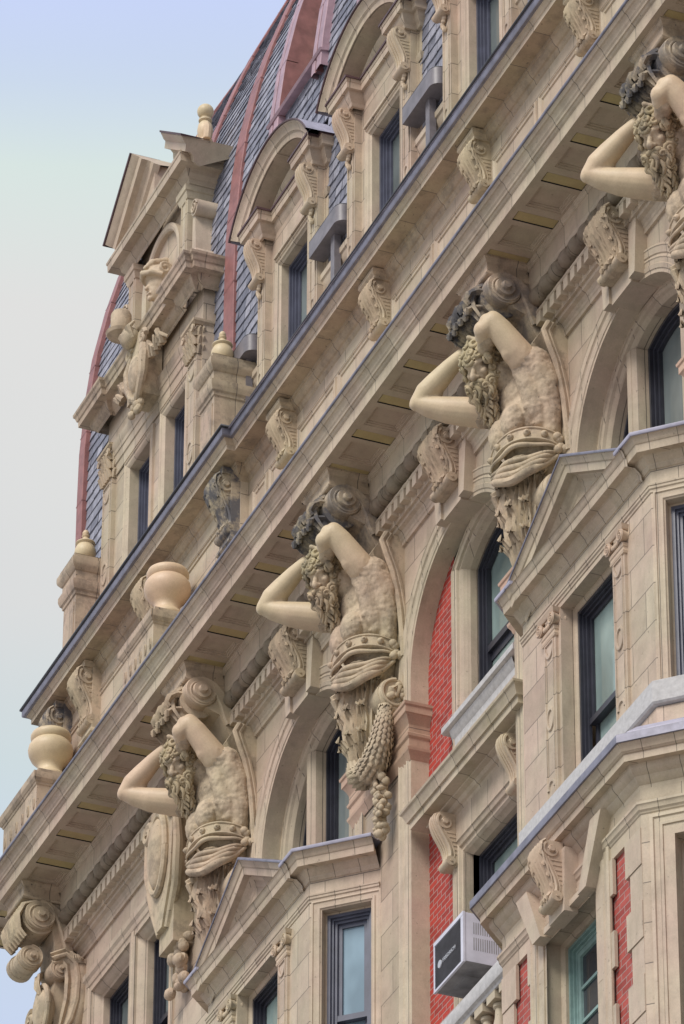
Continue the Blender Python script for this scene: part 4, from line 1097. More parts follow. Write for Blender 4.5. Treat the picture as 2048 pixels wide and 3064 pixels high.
rk.prism([(-6.95, 44.15), (-6.08, 44.15), (-6.08, 44.98)], 'y', GY-.02, .5); rk.prism([(-4.7, 44.1), (-5.25, 44.1), (-5.25, 44.59)], 'y', GY-.02, .5)
gp('pediment', rk, 'plain', 20); gp('copper_edge', rc, 'copperdk', 40)
# niche head and side scrolls
n_ = MB(); n_.arch_sweep(-5.94, 43.22, .56, [(.10, GY+.12), (.10, GY+.04), (.06, GY+.03), (.02, GY+.04), (0, GY+.06), (0, GY+.30)], zb=42.3, n=18); gp('niche', n_, 'plain', 20)
sc = MB()
for x, fl in ((-4.72, 1), (-7.16, -1)):
    for zz_, rr in ((42.62, .16), (43.42, .11)):
        sc.tube([(x, GY+.02, zz_), (x, GY+.34, zz_)], rr, 18); pts = spiral(x, zz_, rr*.9, rr*.15, 1.7, 0, 26); sc.tube([(a, GY+.01, b) for a, b in pts], rr*.12, 6)
    sc.prism([(x-.05*fl-.06, 42.4), (x-.05*fl+.10, 42.45), (x-.05*fl+.02, 43.4), (x-.05*fl-.06, 43.4)], 'y', GY+.04, GY+.30)
gp('side_scroll', sc, 'plain', 30)
# shield with scrolls breaking the cornice
ct = MB(); X0, Y0 = -5.90, -.36
ct.ball((X0, Y0, 41.62), (.17, .09, .26), 18, 12)
for sx in (-1, 1):
    ct.tube([(X0+sx*.20, Y0+.02, 41.95), (X0+sx*.27, Y0+.0, 41.75), (X0+sx*.24, Y0+.0, 41.5), (X0+sx*.12, Y0+.0, 41.3), (X0, Y0+.02, 41.22)], [.05, .07, .06, .05, .04], 8)
    pts = spiral(X0+sx*.23, 42.02, .10, .02, 1.4, 0, 20); ct.tube([(a, Y0, b) for a, b in pts], .035, 8)
    for j in range(7):
        a = random.uniform(0, 6); ct.tube([(X0+sx*(.3+.07*j), Y0+.08, 41.68+.05*math.sin(j*2)), (X0+sx*(.36+.07*j), Y0+.03, 41.78+.08*math.cos(j*1.7)), (X0+sx*(.40+.07*j), Y0+.10, 41.70+.07*math.sin(j))], [.05, .045, .02], 7)
for j in range(6): ct.ball((X0+random.uniform(-.1, .1), Y0+random.uniform(-.03, .05), 41.18-.03*j), (.06, .05, .06), 8, 6)
ct.ball((X0-.12, Y0-.05, 42.2), (.16, .12, .14), 12, 8)
for j in range(8): ct.tube([(X0-.12+.10*math.cos(j), Y0-.05, 42.15), (X0-.12+.14*math.cos(j*.8), Y0-.12, 42.28), (X0-.12+.16*math.cos(j*.8), Y0-.06, 42.36)], [.05, .04, .02], 7)
ct.lathe([(.05, 0), (.17, .05), (.19, .09), (.12, .10), (.13, .12), (.13, .36), (.11, .40), (.02, .42)], (X0-.32, Y0-.10, 42.30), 20)
ct.box(X0-.3, X0+.1, Y0, Y0+.3, 41.3, 42.2)
gp('cartouche', ct, 'carve', 40)
# pedestals that carry the small urns, parapet pieces beside the gable
for x0, x1 in ((-3.50, -3.06), (-8.20, -7.76)):
    q = MB(); q.box(x0, x1, -.40, .2, 38.6, 39.55)
    q.sweep([(0, 39.50), (.015, 39.51), (.02, 39.55), (.04, 39.57), (.055, 39.62), (.06, 39.64), (.06, 39.70), (.02, 39.71), (.02, 39.84), (.035, 39.85), (.07, 39.90), (.08, 39.93), (.08, 40.0), (.05, 40.02), (.05, 40.06), (0, 40.07)], [(x0, .2), (x0, -.40), (x1, -.40), (x1, .2)])
    q.poly([(x0-.05, -.45, 40.065), (x1+.05, -.45, 40.065), (x1+.05, .2, 40.065), (x0-.05, .2, 40.065)])
    q.box(x0+.05, x1-.05, -.412, -.39, 38.7, 39.42)
    gp('pedestal', q, 'dirty', 20)
# ------- corner console below the main cornice at the far left
cc = MB(); xr_ = -9.14
def vol(mb, x0, x1, cy, cz, r_, seg=24):
    mb.tube([(x0, cy, cz), (x1, cy, cz)], r_, seg)
    mb.tube([(x1-.01, cy, cz), (x1+.03, cy, cz)], [r_*.98, r_*.93], seg)
    mb.tube([(x1, cy, cz), (x1+.055, cy, cz)], [r_*.55, r_*.50], 18); mb.tube([(x1, cy, cz), (x1+.10, cy, cz)], [r_*.24, r_*.2], 12)
    pts = [(x1+.034, cy+(r_*.96-(r_*.4)*k/30)*math.cos(PI/2-k/30*2*PI*1.2), cz+(r_*.96-(r_*.4)*k/30)*math.sin(PI/2-k/30*2*PI*1.2)) for k in range(31)]
    mb.tube(pts, r_*.05, 6)
vol(cc, -9.62, xr_, -.245, 35.73, .205)
band = [(-.25, 35.94), (-.12, 35.93), (0, 35.85), (.09, 35.70), (.15, 35.50), (.20, 35.30), (.26, 35.20), (.30, 35.18)]
th_ = [.11, .12, .12, .12, .12, .11, .08, .05]
inn_ = []
for i in range(len(band)):
    a_, c_ = band[max(0, i-1)], band[min(len(band)-1, i+1)]; dy, dz = c_[0]-a_[0], c_[1]-a_[1]; L = math.hypot(dy, dz); inn_.append((band[i][0]+dz/L*th_[i], band[i][1]-dy/L*th_[i]))
cc.grid([[(xr_-.35, y, z), (xr_+.02, y, z), (xr_+.04, y*.85+q[0]*.15, z*.85+q[1]*.15), (xr_+.03, (y+q[0])/2, (z+q[1])/2), (xr_+.04, y*.15+q[0]*.85, z*.15+q[1]*.85), (xr_+.02, *q), (xr_-.2, *q)] for (y, z), q in zip(band, inn_)])
cc.prism([(-.2, 35.93), (.3, 35.93), (.3, 33.0), (.18, 33.2), (.02, 34.0), (-.04, 34.6), (.0, 35.1), (-.05, 35.5)], 'x', -9.70, xr_-.03)
for j in range(6):
    x = -9.62+.09*j
    cc.leaf([(x, -.30, 35.93), (x-.01, -.45, 35.86), (x-.02, -.53, 35.68), (x, -.50, 35.50), (x+.02, -.42, 35.40)], [.05, .075, .08, .07, .03], lift=(0, -1, 0), rib=.022, lobes=1)
cc.tube([(-9.6, -.25, 35.70), (-9.16, -.25, 35.70)], .215, 18)
# lower pair of scrolls and the hollow shell between them
for k_, rr_ in ((0, .165), (1, .155), (2, .15), (3, .16)): cc.tube([(-9.70+.10*k_, -.30, 35.24-.012*k_), (-9.61+.10*k_, -.30, 35.24-.012*k_)], rr_, 22)
vol(cc, -9.42, -9.26, -.30, 35.21, .155); vol(cc, -9.42, -9.10, .02, 35.02, .135)
horn = [(-9.06, -.10, 35.13), (-9.03, .04, 35.19), (-9.02, .16, 35.10), (-9.02, .20, 34.88), (-9.04, .19, 34.60), (-9.08, .14, 34.36), (-9.12, .08, 34.22)]
cc.leaf(horn, [.08, .11, .13, .14, .13, .11, .06], lift=(1, 0, 0), rib=.02)
cc.tube([(x+.03, y+.02, z) for x, y, z in horn], [.03, .035, .04, .045, .045, .04, .03], 8)
cc.tube([(x-.08, y+.10, z-.02) for x, y, z in horn], [.10, .13, .15, .16, .15, .13, .09], 12)
cc.ball((-9.30, -.10, 34.52), (.20, .13, .30), 20, 14)
cc.tube([(-9.30+.23*math.cos(k/26*2*PI), -.13, 34.52+.33*math.sin(k/26*2*PI)) for k in range(27)], .035, 8)
cc.leaf([(-9.36, -.12, 35.05), (-9.30, -.20, 34.95), (-9.25, -.22, 34.82), (-9.22, -.18, 34.70)], [.05, .08, .07, .02], lift=(0, -1, 0), rib=.02)
pts = spiral(-9.60, 34.52, .13, .03, 1.4, 1.2, 22); cc.tube([(a_, -.16, z_) for a_, z_ in pts], .035, 8)
for j in range(10): cc.leaf([(-8.98+.02*math.sin(j*2), .16+.02*j, 35.2-.01*j), (-8.95+.02*math.sin(j), .17+.02*j, 35.14), (-8.95, .20+.015*j, 35.08)], [.02, .04, .015], lift=(1, 0, 0), rib=.012)
part('corner_console', cc, 'carve', sharp=40)
# ------- keystone consoles above the arches
for k in (1, 2, 3, 4):
    cx = AX[k]
    c_ = MB(Matrix.Translation((cx, YW-.10, 35.60))); c_.merge(console(.42, .27, .68))
    part('keystone_bracket', c_, 'carve', sharp=35)
    q = MB()
    q.prism([(cx-.26, 35.45), (cx+.26, 35.45), (cx+.23, 34.72), (cx-.23, 34.72)], 'y', YW-.10, .49); q.prism([(cx+.262, 35.40), (cx+.44, 35.40), (cx+.37, 34.74), (cx+.232, 34.74)], 'y', YW-.13, .49); q.prism([(cx-.262, 35.40), (cx-.44, 35.40), (cx-.37, 34.74), (cx-.232, 34.74)], 'y', YW-.13, .49)
    part('keystone', q, 'plain')
# carved shield at the end of the left bay, beside the first figure
sh = MB(); X0 = -5.52
sh.prism([(X0-.40, 35.45), (X0+.25, 35.45), (X0+.34, 34.9), (X0+.28, 34.3), (X0+.05, 33.75), (X0-.12, 33.75), (X0-.35, 34.3), (X0-.45, 34.9)], 'y', -.02, .18)
sh.ball((X0-.05, -.06, 34.75), (.20, .10, .46), 20, 12); sh.tube([(X0-.05+.24*math.cos(k/28*2*PI), -.05, 34.75+.52*math.sin(k/28*2*PI)) for k in range(29)], .045, 8)
for sx in (-1, 1):
    pts = spiral(X0-.05+sx*.38, 35.2, .13, .03, 1.5, 0, 24); sh.tube([(a, -.02, b) for a, b in pts], .05, 8)
    sh.tube([(X0-.05+sx*.45, .0, 35.1), (X0-.05+sx*.48, .02, 34.7), (X0-.05+sx*.36, .05, 34.2), (X0-.05+sx*.12, .05, 33.75)], [.05, .06, .06, .05], 8)
sh.box(X0-.2, X0+.25, .05, .33, 33.5, 35.3)
for j in range(26):
    z_ = 33.7-.03*j; sh.ball((X0+.12+random.uniform(-.16, .16), .20+random.uniform(-.08, .05), z_), (random.uniform(.06, .10), .07, random.uniform(.05, .09)), 8, 6)
part('shield_relief', sh, 'carve', sharp=40)

# ================================================================== parapet pedestals over the main cornice and the urns
def pedestal_block(x0, x1, y, name):
    q = MB(); q.box(x0, x1, y, .0, 36.45, 36.95)
    q.sweep([(0, 36.91), (.012, 36.92), (.02, 36.945), (.03, 36.95), (.055, 36.99), (.06, 37.02), (.06, 37.07), (.03, 37.085), (0, 37.09)], [(x0, 0), (x0, y), (x1, y), (x1, 0)])
    q.box(x0+.02, x1-.02, y+.02, .0, 37.08, 37.16)
    for i in range(6): oval_ring(q, x0+.08+(x1-x0-.16)*i/5, y-.001, 36.68, .02, .07, w=.008)
    part(name, q, 'dirty', sharp=20)
pedestal_block(-5.10, -4.12, -.70, 'pedestal'); pedestal_block(-9.30, -8.10, -.70, 'pedestal')
def urn(name, loc, s, label, finial):
    if finial:
        prof = [(.075, 0), (.10, .005), (.105, .03), (.075, .045), (.06, .07), (.07, .085), (.11, .11), (.150, .17), (.163, .24), (.155, .30), (.13, .355), (.122, .375), (.140, .385), (.150, .40), (.145, .415), (.11, .43), (.075, .455), (.05, .485), (.042, .51), (.055, .525), (.06, .54), (.05, .553), (.042, .56), (.05, .575), (.05, .60), (.035, .63), (.012, .65)]
    else:
        prof = [(.205, 0), (.215, .02), (.205, .05), (.19, .055), (.20, .07), (.20, .10), (.175, .13), (.155, .15), (.15, .20), (.155, .24), (.175, .27), (.235, .33), (.268, .40), (.278, .46), (.268, .52), (.24, .565), (.222, .585), (.235, .60), (.25, .635), (.25, .665), (.235, .70), (.20, .72), (.1, .735)]
    m = MB(); m.lathe([(r_*s, z_*s) for r_, z_ in prof], (0, 0, 0), 40)
    o = m.build(name, 'urn', None, sharp=40); o.location = loc; thing(o, label, 'urn', 'plaster urns on the parapets'); return o
urn('urn', (-3.30, -.22, 40.065), .84, 'small lidded cream urn on the pedestal right of the far gable', True)
urn('urn', (-7.98, -.22, 40.065), .84, 'small lidded cream urn at the far left end of the roofline, against the sky', True)
urn('urn', (-4.44, -.42, 37.16), 1.0, 'big cream vase on the parapet in front of the upper cornice wall', False)
urn('urn', (-8.45, -.42, 37.16), 1.0, 'big cream vase at the far left corner of the parapet, against the sky', False)
m = MB(); m.lathe([(.10, 0), (.10, .04), (.07, .06), (.09, .12), (.10, .2), (.09, .28), (.06, .33), (.085, .35), (.085, .37), (.05, .39), (.06, .41)], (0, 0, 0), 24); m.ball((0, 0, .50), .105, 20, 14)
for sx in (-1, 1): m.tube([(sx*.12, -.02, .0), (sx*.14, -.02, .15), (sx*.10, -.02, .26)], [.05, .05, .03], 8)
o = m.build('finial', 'urn', None, sharp=40); o.location = (-5.10, .18, 44.72); thing(o, 'cream ball finial on top of the far gable', 'finial')

# ================================================================== air conditioner
AC = thing(empty('air_conditioner', (2.995, .25, 28.84)), 'white window air conditioner sticking out above the balustrade of the red brick recess', 'air conditioner')
W2, D2, H_ = .365, .36, .56
m = MB(); m.box(-W2, W2, -.34, D2, 0.015, H_-.002); m.box(-W2-.006, W2+.006, -.355, -.33, .0, .025); m.box(-W2-.006, W2+.006, -.355, -.33, H_-.04, H_+.004)
m.box(-W2-.006, -W2+.025, -.353, -.331, .0255, H_-.0405); m.box(W2-.055, W2+.006, -.353, -.331, .0255, H_-.0405)
m.build('case', 'white', AC, bevel=0)
m = MB(); m.poly([(-W2, -.34, .012), (W2, -.34, .012), (W2, D2, .012), (-W2, D2, .012)]); m.box(-.2, .1, -.2, .1, .004, .013); m.box(-.05, .25, .12, .3, .002, .013); m.build('underside', 'acunder', AC)
m = MB(); n = 30
for i in range(n):
    z_ = .03+(H_-.075)*i/n; m.prism([(-.345, z_), (-.352, z_+.004), (-.345, z_+.011)], 'x', -W2+.02, W2-.05)
m.box(-W2+.02, W2-.05, -.3425, -.335, .02, H_-.035); m.build('grille', 'acgrille', AC)
m = MB()
for row in ((.33, .46), (.15, .29)):
    for i in range(20):
        y = -.24+i*.024; m.box(W2-.001, W2+.0015, y, y+.010, row[0], row[1])
m.build('side_louvre', 'acunder', AC)
fc = bpy.data.curves.new('badge', 'FONT'); fc.body = 'FRIEDRICH'; fc.size = .062; fc.extrude = .005; fc.align_x = 'CENTER'; fc.space_character = 1.05
fo = bpy.data.objects.new('badge', fc); COL.objects.link(fo)
bpy.context.view_layer.update()
dg = bpy.context.evaluated_depsgraph_get(); bme = bpy.data.meshes.new_from_object(fo.evaluated_get(dg)); bpy.data.objects.remove(fo)
bme.materials.clear(); bme.materials.append(MAT['silver'])
bo_ = bpy.data.objects.new('badge', bme); COL.objects.link(bo_); bo_.parent = AC; bo_.location = (.03, -.358, .235); bo_.rotation_euler = (PI/2, 0, 0)
m = MB(); m.tube([(-.205, -.352, .255), (-.205, -.362, .255)], [.045, .042], 16); m.build('emblem', 'silver', AC)

# ================================================================== carved giants (atlantes) carrying the cornice
def remeshed(mb, name, mat, voxel=.014, smooth=5, disp=0.0, dscale=.12, disp2=0.0):
    me = bpy.data.meshes.new(name+'_src'); me.from_pydata(mb.v, [], mb.f)
    bm = bmesh.new(); bm.from_mesh(me); bmesh.ops.remove_doubles(bm, verts=bm.verts, dist=1e-4); bmesh.ops.recalc_face_normals(bm, faces=bm.faces); bm.to_mesh(me); bm.free()
    o = bpy.data.objects.new(name, me); COL.objects.link(o)
    r = o.modifiers.new('r', 'REMESH'); r.mode = 'VOXEL'; r.voxel_size = voxel; r.use_smooth_shade = True
    s = o.modifiers.new('s', 'SMOOTH'); s.factor = .5; s.iterations = smooth
    for k, (amp, sc) in enumerate(((disp, dscale), (disp2, dscale*.35))):
        if amp:
            tx = bpy.data.textures.new(name, 'CLOUDS'); tx.noise_scale = sc; tx.noise_depth = 3
            d = o.modifiers.new('d', 'DISPLACE'); d.texture = tx; d.strength = amp; d.mid_level = .5; d.texture_coords = 'LOCAL'
    bpy.context.view_layer.update()
    dg = bpy.context.evaluated_depsgraph_get()
    nm = bpy.data.meshes.new_from_object(o.evaluated_get(dg)); bpy.data.objects.remove(o)
    nm.name = name
    nm.materials.clear(); nm.materials.append(MAT[mat]); nm.polygons.foreach_set('use_smooth', [True]*len(nm.polygons)); nm.update()
    return nm
def meshobj(name, me, parent):
    o = bpy.data.objects.new(name, me); COL.objects.link(o); o.parent = parent; return o
def limb(mb, pts, rad, seg=14):
    """rounded limb: tube with ball joints"""
    mb.tube(pts, rad, seg)
    for p, r_ in zip(pts, rad): mb.ball(p, r_*.995, seg, 8)
def lerp(a, b, t): return tuple(a[i]+(b[i]-a[i])*t for i in range(3))

RX = (.42, .30, 32.0)           # base of the figure, on its pier
TL = Matrix.Translation((-RX[0], -RX[1], -RX[2]))
HEADC = Vector((.335, -.375, 35.035))
HR = Matrix.Rotation(math.radians(30), 3, 'Z') @ Matrix.Rotation(math.radians(30), 3, 'X')      # turned to the viewer's side and bowed
def hp_(x, y, z): return tuple(HEADC + HR @ Vector((x, y, z)))

def statue_meshes():
    out = {}
    rnd = random.Random(3)
    # ---- body: torso, neck, head, near forearm and hand in one skin
    b = MB(TL)
    b.ball((.42, .17, 33.78), (.39, .25, .26), 20, 12)
    b.ball((.42, .13, 34.02), (.385, .25, .26), 20, 12)
    b.ball((.43, .06, 34.36), (.46, .27, .34), 20, 12)
    b.ball((.44, .05, 34.66), (.47, .25, .28), 20, 12)
    b.ball((.60, -.15, 34.26), (.165, .125, .20), 18, 12); b.ball((.25, -.14, 34.30), (.17, .12, .20), 16, 10)
    b.ball((.48, -.05, 33.72), (.27, .17, .17), 16, 10)
    limb(b, [(.80, .17, 33.95), (.85, .15, 34.28), (.86, .09, 34.62), (.84, -.02, 34.86)], [.09, .125, .15, .17])
    limb(b, [(.80, .02, 34.30), (.79, -.03, 34.55), (.77, -.10, 34.80)], [.12, .13, .13])
    for q in range(3):      # ribs under the raised arm, back muscle
        z = 34.36+.11*q; limb(b, [(.885, .12, z+.05), (.865, .0, z+.01), (.80, -.085, z-.03)], [.055, .062, .05], 8)
    limb(b, [(.80, .05, 34.18), (.86, .10, 34.50), (.87, .06, 34.80)], [.09, .12, .12])
    b.ball((.42, -.09, 34.02), (.13, .09, .11), 12, 8); b.ball((.58, -.07, 34.03), (.10, .08, .11), 12, 8)
    limb(b, [(.02, .10, 34.5), (.0, .0, 34.75)], [.16, .17])
    limb(b, [(.03, -.08, 34.76), (-.03, -.19, 34.74)], [.17, .165])
    limb(b, [(.82, -.03, 34.84), (.80, -.13, 34.90)], [.165, .155])
    limb(b, [(.42, .0, 34.86), (.37, -.22, 34.96)], [.21, .17])
    b.ball((.45, .02, 34.84), (.38, .17, .14), 16, 8)
    limb(b, [(.74, -.50, 35.24), (.66, -.47, 35.14), (.55, -.44, 35.10), (.46, -.42, 35.20)], [.11, .095, .075, .06])
    for j in range(4): limb(b, [(.42-.035*j, -.40-.01*j, 35.26+.012*j), (.36-.04*j, -.43-.012*j, 35.33+.008*j), (.30-.04*j, -.47-.012*j, 35.33)], [.030, .027, .022], 8)
    limb(b, [(.50, -.47, 35.20), (.46, -.52, 35.27), (.42, -.56, 35.30)], [.03, .027, .022], 8)
    # head
    b.ball(HEADC+HR @ Vector((0, .03, .07)), (.155, .195, .175), 18, 12, HR)
    b.ball(HEADC+HR @ Vector((0, -.06, -.07)), (.125, .125, .165), 18, 12, HR)
    limb(b, [hp_(-.10, -.150, .040), hp_(-.05, -.182, .028), hp_(0, -.178, .010), hp_(.05, -.182, .028), hp_(.10, -.150, .040)], [.024, .028, .022, .028, .024], 8)
    limb(b, [hp_(0, -.172, .02), hp_(0, -.212, -.05), hp_(0, -.240, -.105)], [.022, .026, .034], 10)
    for sx in (-1, 1):
        b.ball(hp_(sx*.030, -.205, -.108), .023, 8, 6)
        b.ball(hp_(sx*.082, -.130, -.065), (.048, .045, .050), 10, 8)
        b.ball(hp_(sx*.060, -.150, -.012), (.030, .026, .024), 10, 8)
        limb(b, [hp_(sx*.032, -.172, -.016), hp_(sx*.060, -.180, -.004), hp_(sx*.090, -.155, -.014)], [.008, .011, .008], 6)
        limb(b, [hp_(sx*.034, -.170, -.032), hp_(sx*.060, -.174, -.038), hp_(sx*.086, -.150, -.030)], [.007, .009, .007], 6)
        b.ball(hp_(sx*.135, .02, -.03), (.022, .045, .065), 8, 6)
        for q in range(3): limb(b, [hp_(sx*.02, -.165, .075+.028*q), hp_(sx*.06, -.168, .085+.028*q), hp_(sx*.10, -.135, .075+.028*q)], [.010, .012, .009], 6)
    out['body'] = remeshed(b, 'body', 'body', .011, 2, .026, .13, .016)
    # ---- hair: thick curls round brow and temples
    h = MB(TL)
    h.ball(HEADC+HR @ Vector((0, .055, .095)), (.160, .19, .155), 18, 12, HR)
    def curl(x, y, z, s_, mb, nx, ny, nz):
        o_ = Vector((nx, ny, nz)).normalized(); a_ = o_.cross(Vector((0, 0, 1)));  a_ = a_.normalized() if a_.length > .05 else Vector((1, 0, 0)); b_ = o_.cross(a_)
        ph = rnd.uniform(0, 6); sg = rnd.choice((-1, 1)); c0 = Vector((x, y, z))
        pts, rad = [], []
        for i in range(15):
            t = i/14; rr_ = s_*(1.0-.80*t)
            pts.append(hp_(*(c0+o_*(s_*.25+s_*.75*t)+a_*rr_*math.cos(ph+sg*t*9.5)+b_*rr_*math.sin(ph+sg*t*9.5)))); rad.append(s_*(.40-.16*t))
        mb.tube(pts, rad, 7)
        mb.ball(hp_(*(c0+o_*s_*.1)), s_*.8, 8, 6)
    for ring, (zz, rr, n, s) in enumerate(((.085, .172, 11, .062), (.150, .155, 10, .062), (.205, .105, 7, .060), (.245, .04, 3, .055), (.01, .178, 11, .058), (-.065, .175, 10, .058))):
        for k in range(n):
            a = 2*PI*k/n+ring*.35
            x, y = rr*.95*math.cos(a), .03+rr*1.05*math.sin(a)
            if zz < .06 and y < -.055: continue
            curl(x, y, zz+rnd.uniform(-.02, .02), s*rnd.uniform(.85, 1.2), h, math.cos(a), math.sin(a), .25+zz*3)
    for sx, yy in ((1, -.115), (-1, -.115), (1, -.03)):
        for j in range(3): curl(sx*(.135+.015*j), yy+.03*j, .03-.085*j, .052, h, sx, -.5, 0)
    h.tube([hp_(.15, -.11, .085), hp_(.19, -.16, .07), hp_(.205, -.16, .03), hp_(.18, -.125, .0), hp_(.16, -.14, .03)], [.032, .038, .038, .03, .02], 9)
    out['hair'] = h.build('hair', 'hair', None, sharp=60).data
    # ---- beard: matted locks falling on the breast, moustache
    g = MB(TL)
    for sx in (-1, 1):
        limb(g, [hp_(sx*.012, -.205, -.150), hp_(sx*.06, -.205, -.170), hp_(sx*.115, -.16, -.215)], [.026, .034, .024], 8)
        limb(g, [hp_(sx*.125, -.06, -.06), hp_(sx*.135, -.08, -.14), hp_(sx*.11, -.13, -.24)], [.045, .06, .06], 8)
    for k in range(40):
        t = (k+.5)/40; ang = k*2.4; w_ = .135*(1-.55*t)
        x = w_*math.cos(ang); y = -.15+.05*t-.055*abs(math.sin(ang))*(1-.5*t); z = -.185-.34*t
        curl(x, y, z, .050*(1-.30*t)*rnd.uniform(.8, 1.2), g, math.cos(ang)*.8, -1, -.3)
        if k % 2 == 0:
            ph = rnd.uniform(0, 6)
            g.tube([hp_(x+.02*math.sin(ph+i*1.1), y-.035-.004*i, z-.028*i+.01*math.cos(ph+i)) for i in range(6)], [.020, .026, .026, .022, .016, .007], 7)
    limb(g, [hp_(0, -.11, -.2), hp_(0.0, -.11, -.36), hp_(-.01, -.09, -.50)], [.085, .08, .035], 10)
    out['beard'] = g.build('beard', 'hair', None, sharp=60).data
    # ---- arms, smooth
    a = MB(TL)
    limb(a, [(-.035, -.19, 34.74), (-.13, -.34, 34.785), (-.24, -.52, 34.83), (-.34, -.68, 34.89), (-.392, -.775, 34.945)], [.160, .158, .142, .112, .092], 18)
    a.ball((-.20, -.42, 34.77), (.11, .16, .105), 14, 10, Matrix.Rotation(math.radians(32), 3, 'Z')); a.ball((-.13, -.36, 34.84), (.10, .14, .09), 14, 10)
    a.ball((-.405, -.80, 34.93), (.070, .070, .075), 12, 8)
    limb(a, [(-.392, -.775, 34.95), (-.335, -.71, 35.05), (-.25, -.63, 35.15), (-.13, -.54, 35.27), (-.0, -.46, 35.36)], [.092, .122, .118, .098, .078], 18)
    a.ball((-.30, -.64, 35.06), (.085, .10, .12), 12, 8)
    out['arm_far'] = remeshed(a, 'arm', 'arm', .011, 7)
    a = MB(TL)
    limb(a, [(.805, -.125, 34.895), (.81, -.20, 34.97), (.81, -.29, 35.08), (.805, -.38, 35.19), (.79, -.45, 35.27)], [.160, .152, .140, .130, .122], 18)
    a.ball((.80, -.24, 34.98), (.12, .13, .15), 14, 10); a.ball((.86, -.25, 35.04), (.08, .11, .13), 12, 8); a.ball((.83, -.17, 34.93), (.14, .12, .14), 12, 8)
    a.ball((.80, -.455, 35.32), (.085, .085, .08), 12, 8); a.ball((.77, -.52, 35.27), (.09, .075, .10), 12, 8)
    limb(a, [(.79, -.46, 35.26), (.73, -.53, 35.20), (.68, -.51, 35.16)], [.115, .105, .09], 16)
    out['arm_near'] = remeshed(a, 'arm', 'arm', .011, 3)
    # ---- belt and sash
    s = MB(TL)
    def hips(t, r_, z0, sag=0):     # t 0..1 from the front knot round the near side to the back
        a_ = -PI/2-.50+t*2.25
        return (.42+r_*1.10*math.cos(a_), .14+r_*.92*math.sin(a_), z0-sag*math.sin(t*PI))
    N = 22
    s.grid([[hips(i/N, .43+d_, 33.93+z_, -.075) for i in range(N+1)] for d_, z_ in ((-.05, .085), (.02, .08), (.032, .072), (.032, .058), (.018, .05), (.018, -.045), (.032, -.053), (.032, -.068), (.02, -.075), (-.05, -.08))])
    for i in (2, 6, 10, 14, 18):
        c_ = hips(i/N, .458, 33.93, -.075); s.ball(c_, (.038, .038, .038), 12, 8); s.ball(hips(i/N, .49, 33.93, -.075), .014, 8, 6)
    for k, (sag, r_, z0) in enumerate(((-.02, .022, 33.845), (.10, .026, 33.80), (.16, .032, 33.79), (.22, .036, 33.78), (.28, .044, 33.77))):
        s.tube([hips(i/N, .425+.02*math.sin(i*.7+k)+.03*math.sin(PI*i/N), z0, sag) for i in range(N+1)], [r_*(.45+.75*math.sin(PI*i/N)) for i in range(N+1)], 8)
    for k in range(9):
        s.tube([(.27+rnd.uniform(-.06, .06), -.16+rnd.uniform(-.03, .03), 34.02-.055*k), (.26+rnd.uniform(-.08, .08), -.21, 33.97-.055*k), (.27+rnd.uniform(-.07, .07), -.17, 33.91-.06*k)], [.03, .042, .028], 7)
    for k in range(6): s.tube([(.22+.03*k, -.13, 33.62), (.20+.035*k, -.16, 33.42), (.18+.05*k, -.10, 33.24-.04*(k % 2))], [.028, .034, .022], 7)
    kn = hips(1.0, .45, 33.86)
    for k in range(7): s.ball((kn[0]+rnd.uniform(-.04, .04), kn[1]+rnd.uniform(-.05, .05), kn[2]+rnd.uniform(-.08, .10)), .05, 8, 6)
    out['sash'] = s.build('sash', 'body', None, sharp=45).data
    # ---- leaf-covered block and volutes under the cornice
    l = MB(TL)
    l.tube([(.03, -.29, 35.72), (.60, -.29, 35.72)], [.19, .21], 16); l.tube([(.08, -.36, 35.52), (.55, -.36, 35.52)], .13, 12)
    for j in range(6):
        x = .05+.095*j; q = .02*math.sin(j*2.1)
        l.leaf([(x, -.28, 35.94), (x-.01, -.41+q, 35.93), (x-.02, -.51+q, 35.83), (x-.02, -.555+q, 35.69), (x-.01, -.55+q, 35.56), (x+.02, -.49, 35.46), (x+.05, -.42, 35.41)], [.045, .062, .072, .076, .07, .058, .03], lift=(0, -1, 0), rib=.026, lobes=1)
        l.leaf([(x+.04, -.40, 35.80), (x+.04, -.53, 35.80), (x+.03, -.60+q, 35.74), (x+.02, -.625+q, 35.66), (x+.02, -.60, 35.62)], [.04, .055, .055, .045, .02], lift=(0, -1, .2), rib=.022, lobes=1)
        l.leaf([(x, -.46, 35.62), (x, -.57, 35.60), (x, -.615+q, 35.54), (x, -.60+q, 35.49)], [.05, .055, .05, .02], lift=(0, -1, .2), rib=.022, lobes=1)
    for sg, xx in ((-1, .02),):
        l.leaf([(xx, -.30, 35.9), (xx-.04, -.42, 35.80), (xx-.05, -.50, 35.64), (xx-.03, -.50, 35.50)], [.05, .08, .08, .03], lift=(-1, 0, 0), rib=.025, lobes=1)
    out['leaf_crown'] = l.build('leaf_crown', 'carveblue', None, sharp=50).data
    v = MB(TL)
    cy, cz, R = -.285, 35.80, .195
    v.tube([(.30, cy, cz), (.70, cy, cz)], R, 30); v.tube([(.69, cy, cz), (.725, cy, cz)], [R, R*.94], 30)
    v.tube([(.72, cy, cz-.0), (.765, cy, cz)], [R*.60, R*.52], 24); v.tube([(.76, cy, cz), (.81, cy, cz)], [R*.30, R*.22], 16)
    v.tube([(.727, cy+(R*.95-R*.45*k/36)*math.cos(PI/2-k/36*2*PI*1.3), cz+(R*.95-R*.45*k/36)*math.sin(PI/2-k/36*2*PI*1.3)) for k in range(37)], R*.06, 6)
    band = [(cy, cz+R), (-.20, 35.985), (-.10, 35.94), (-.01, 35.84), (.06, 35.70), (.11, 35.55), (.14, 35.46)]
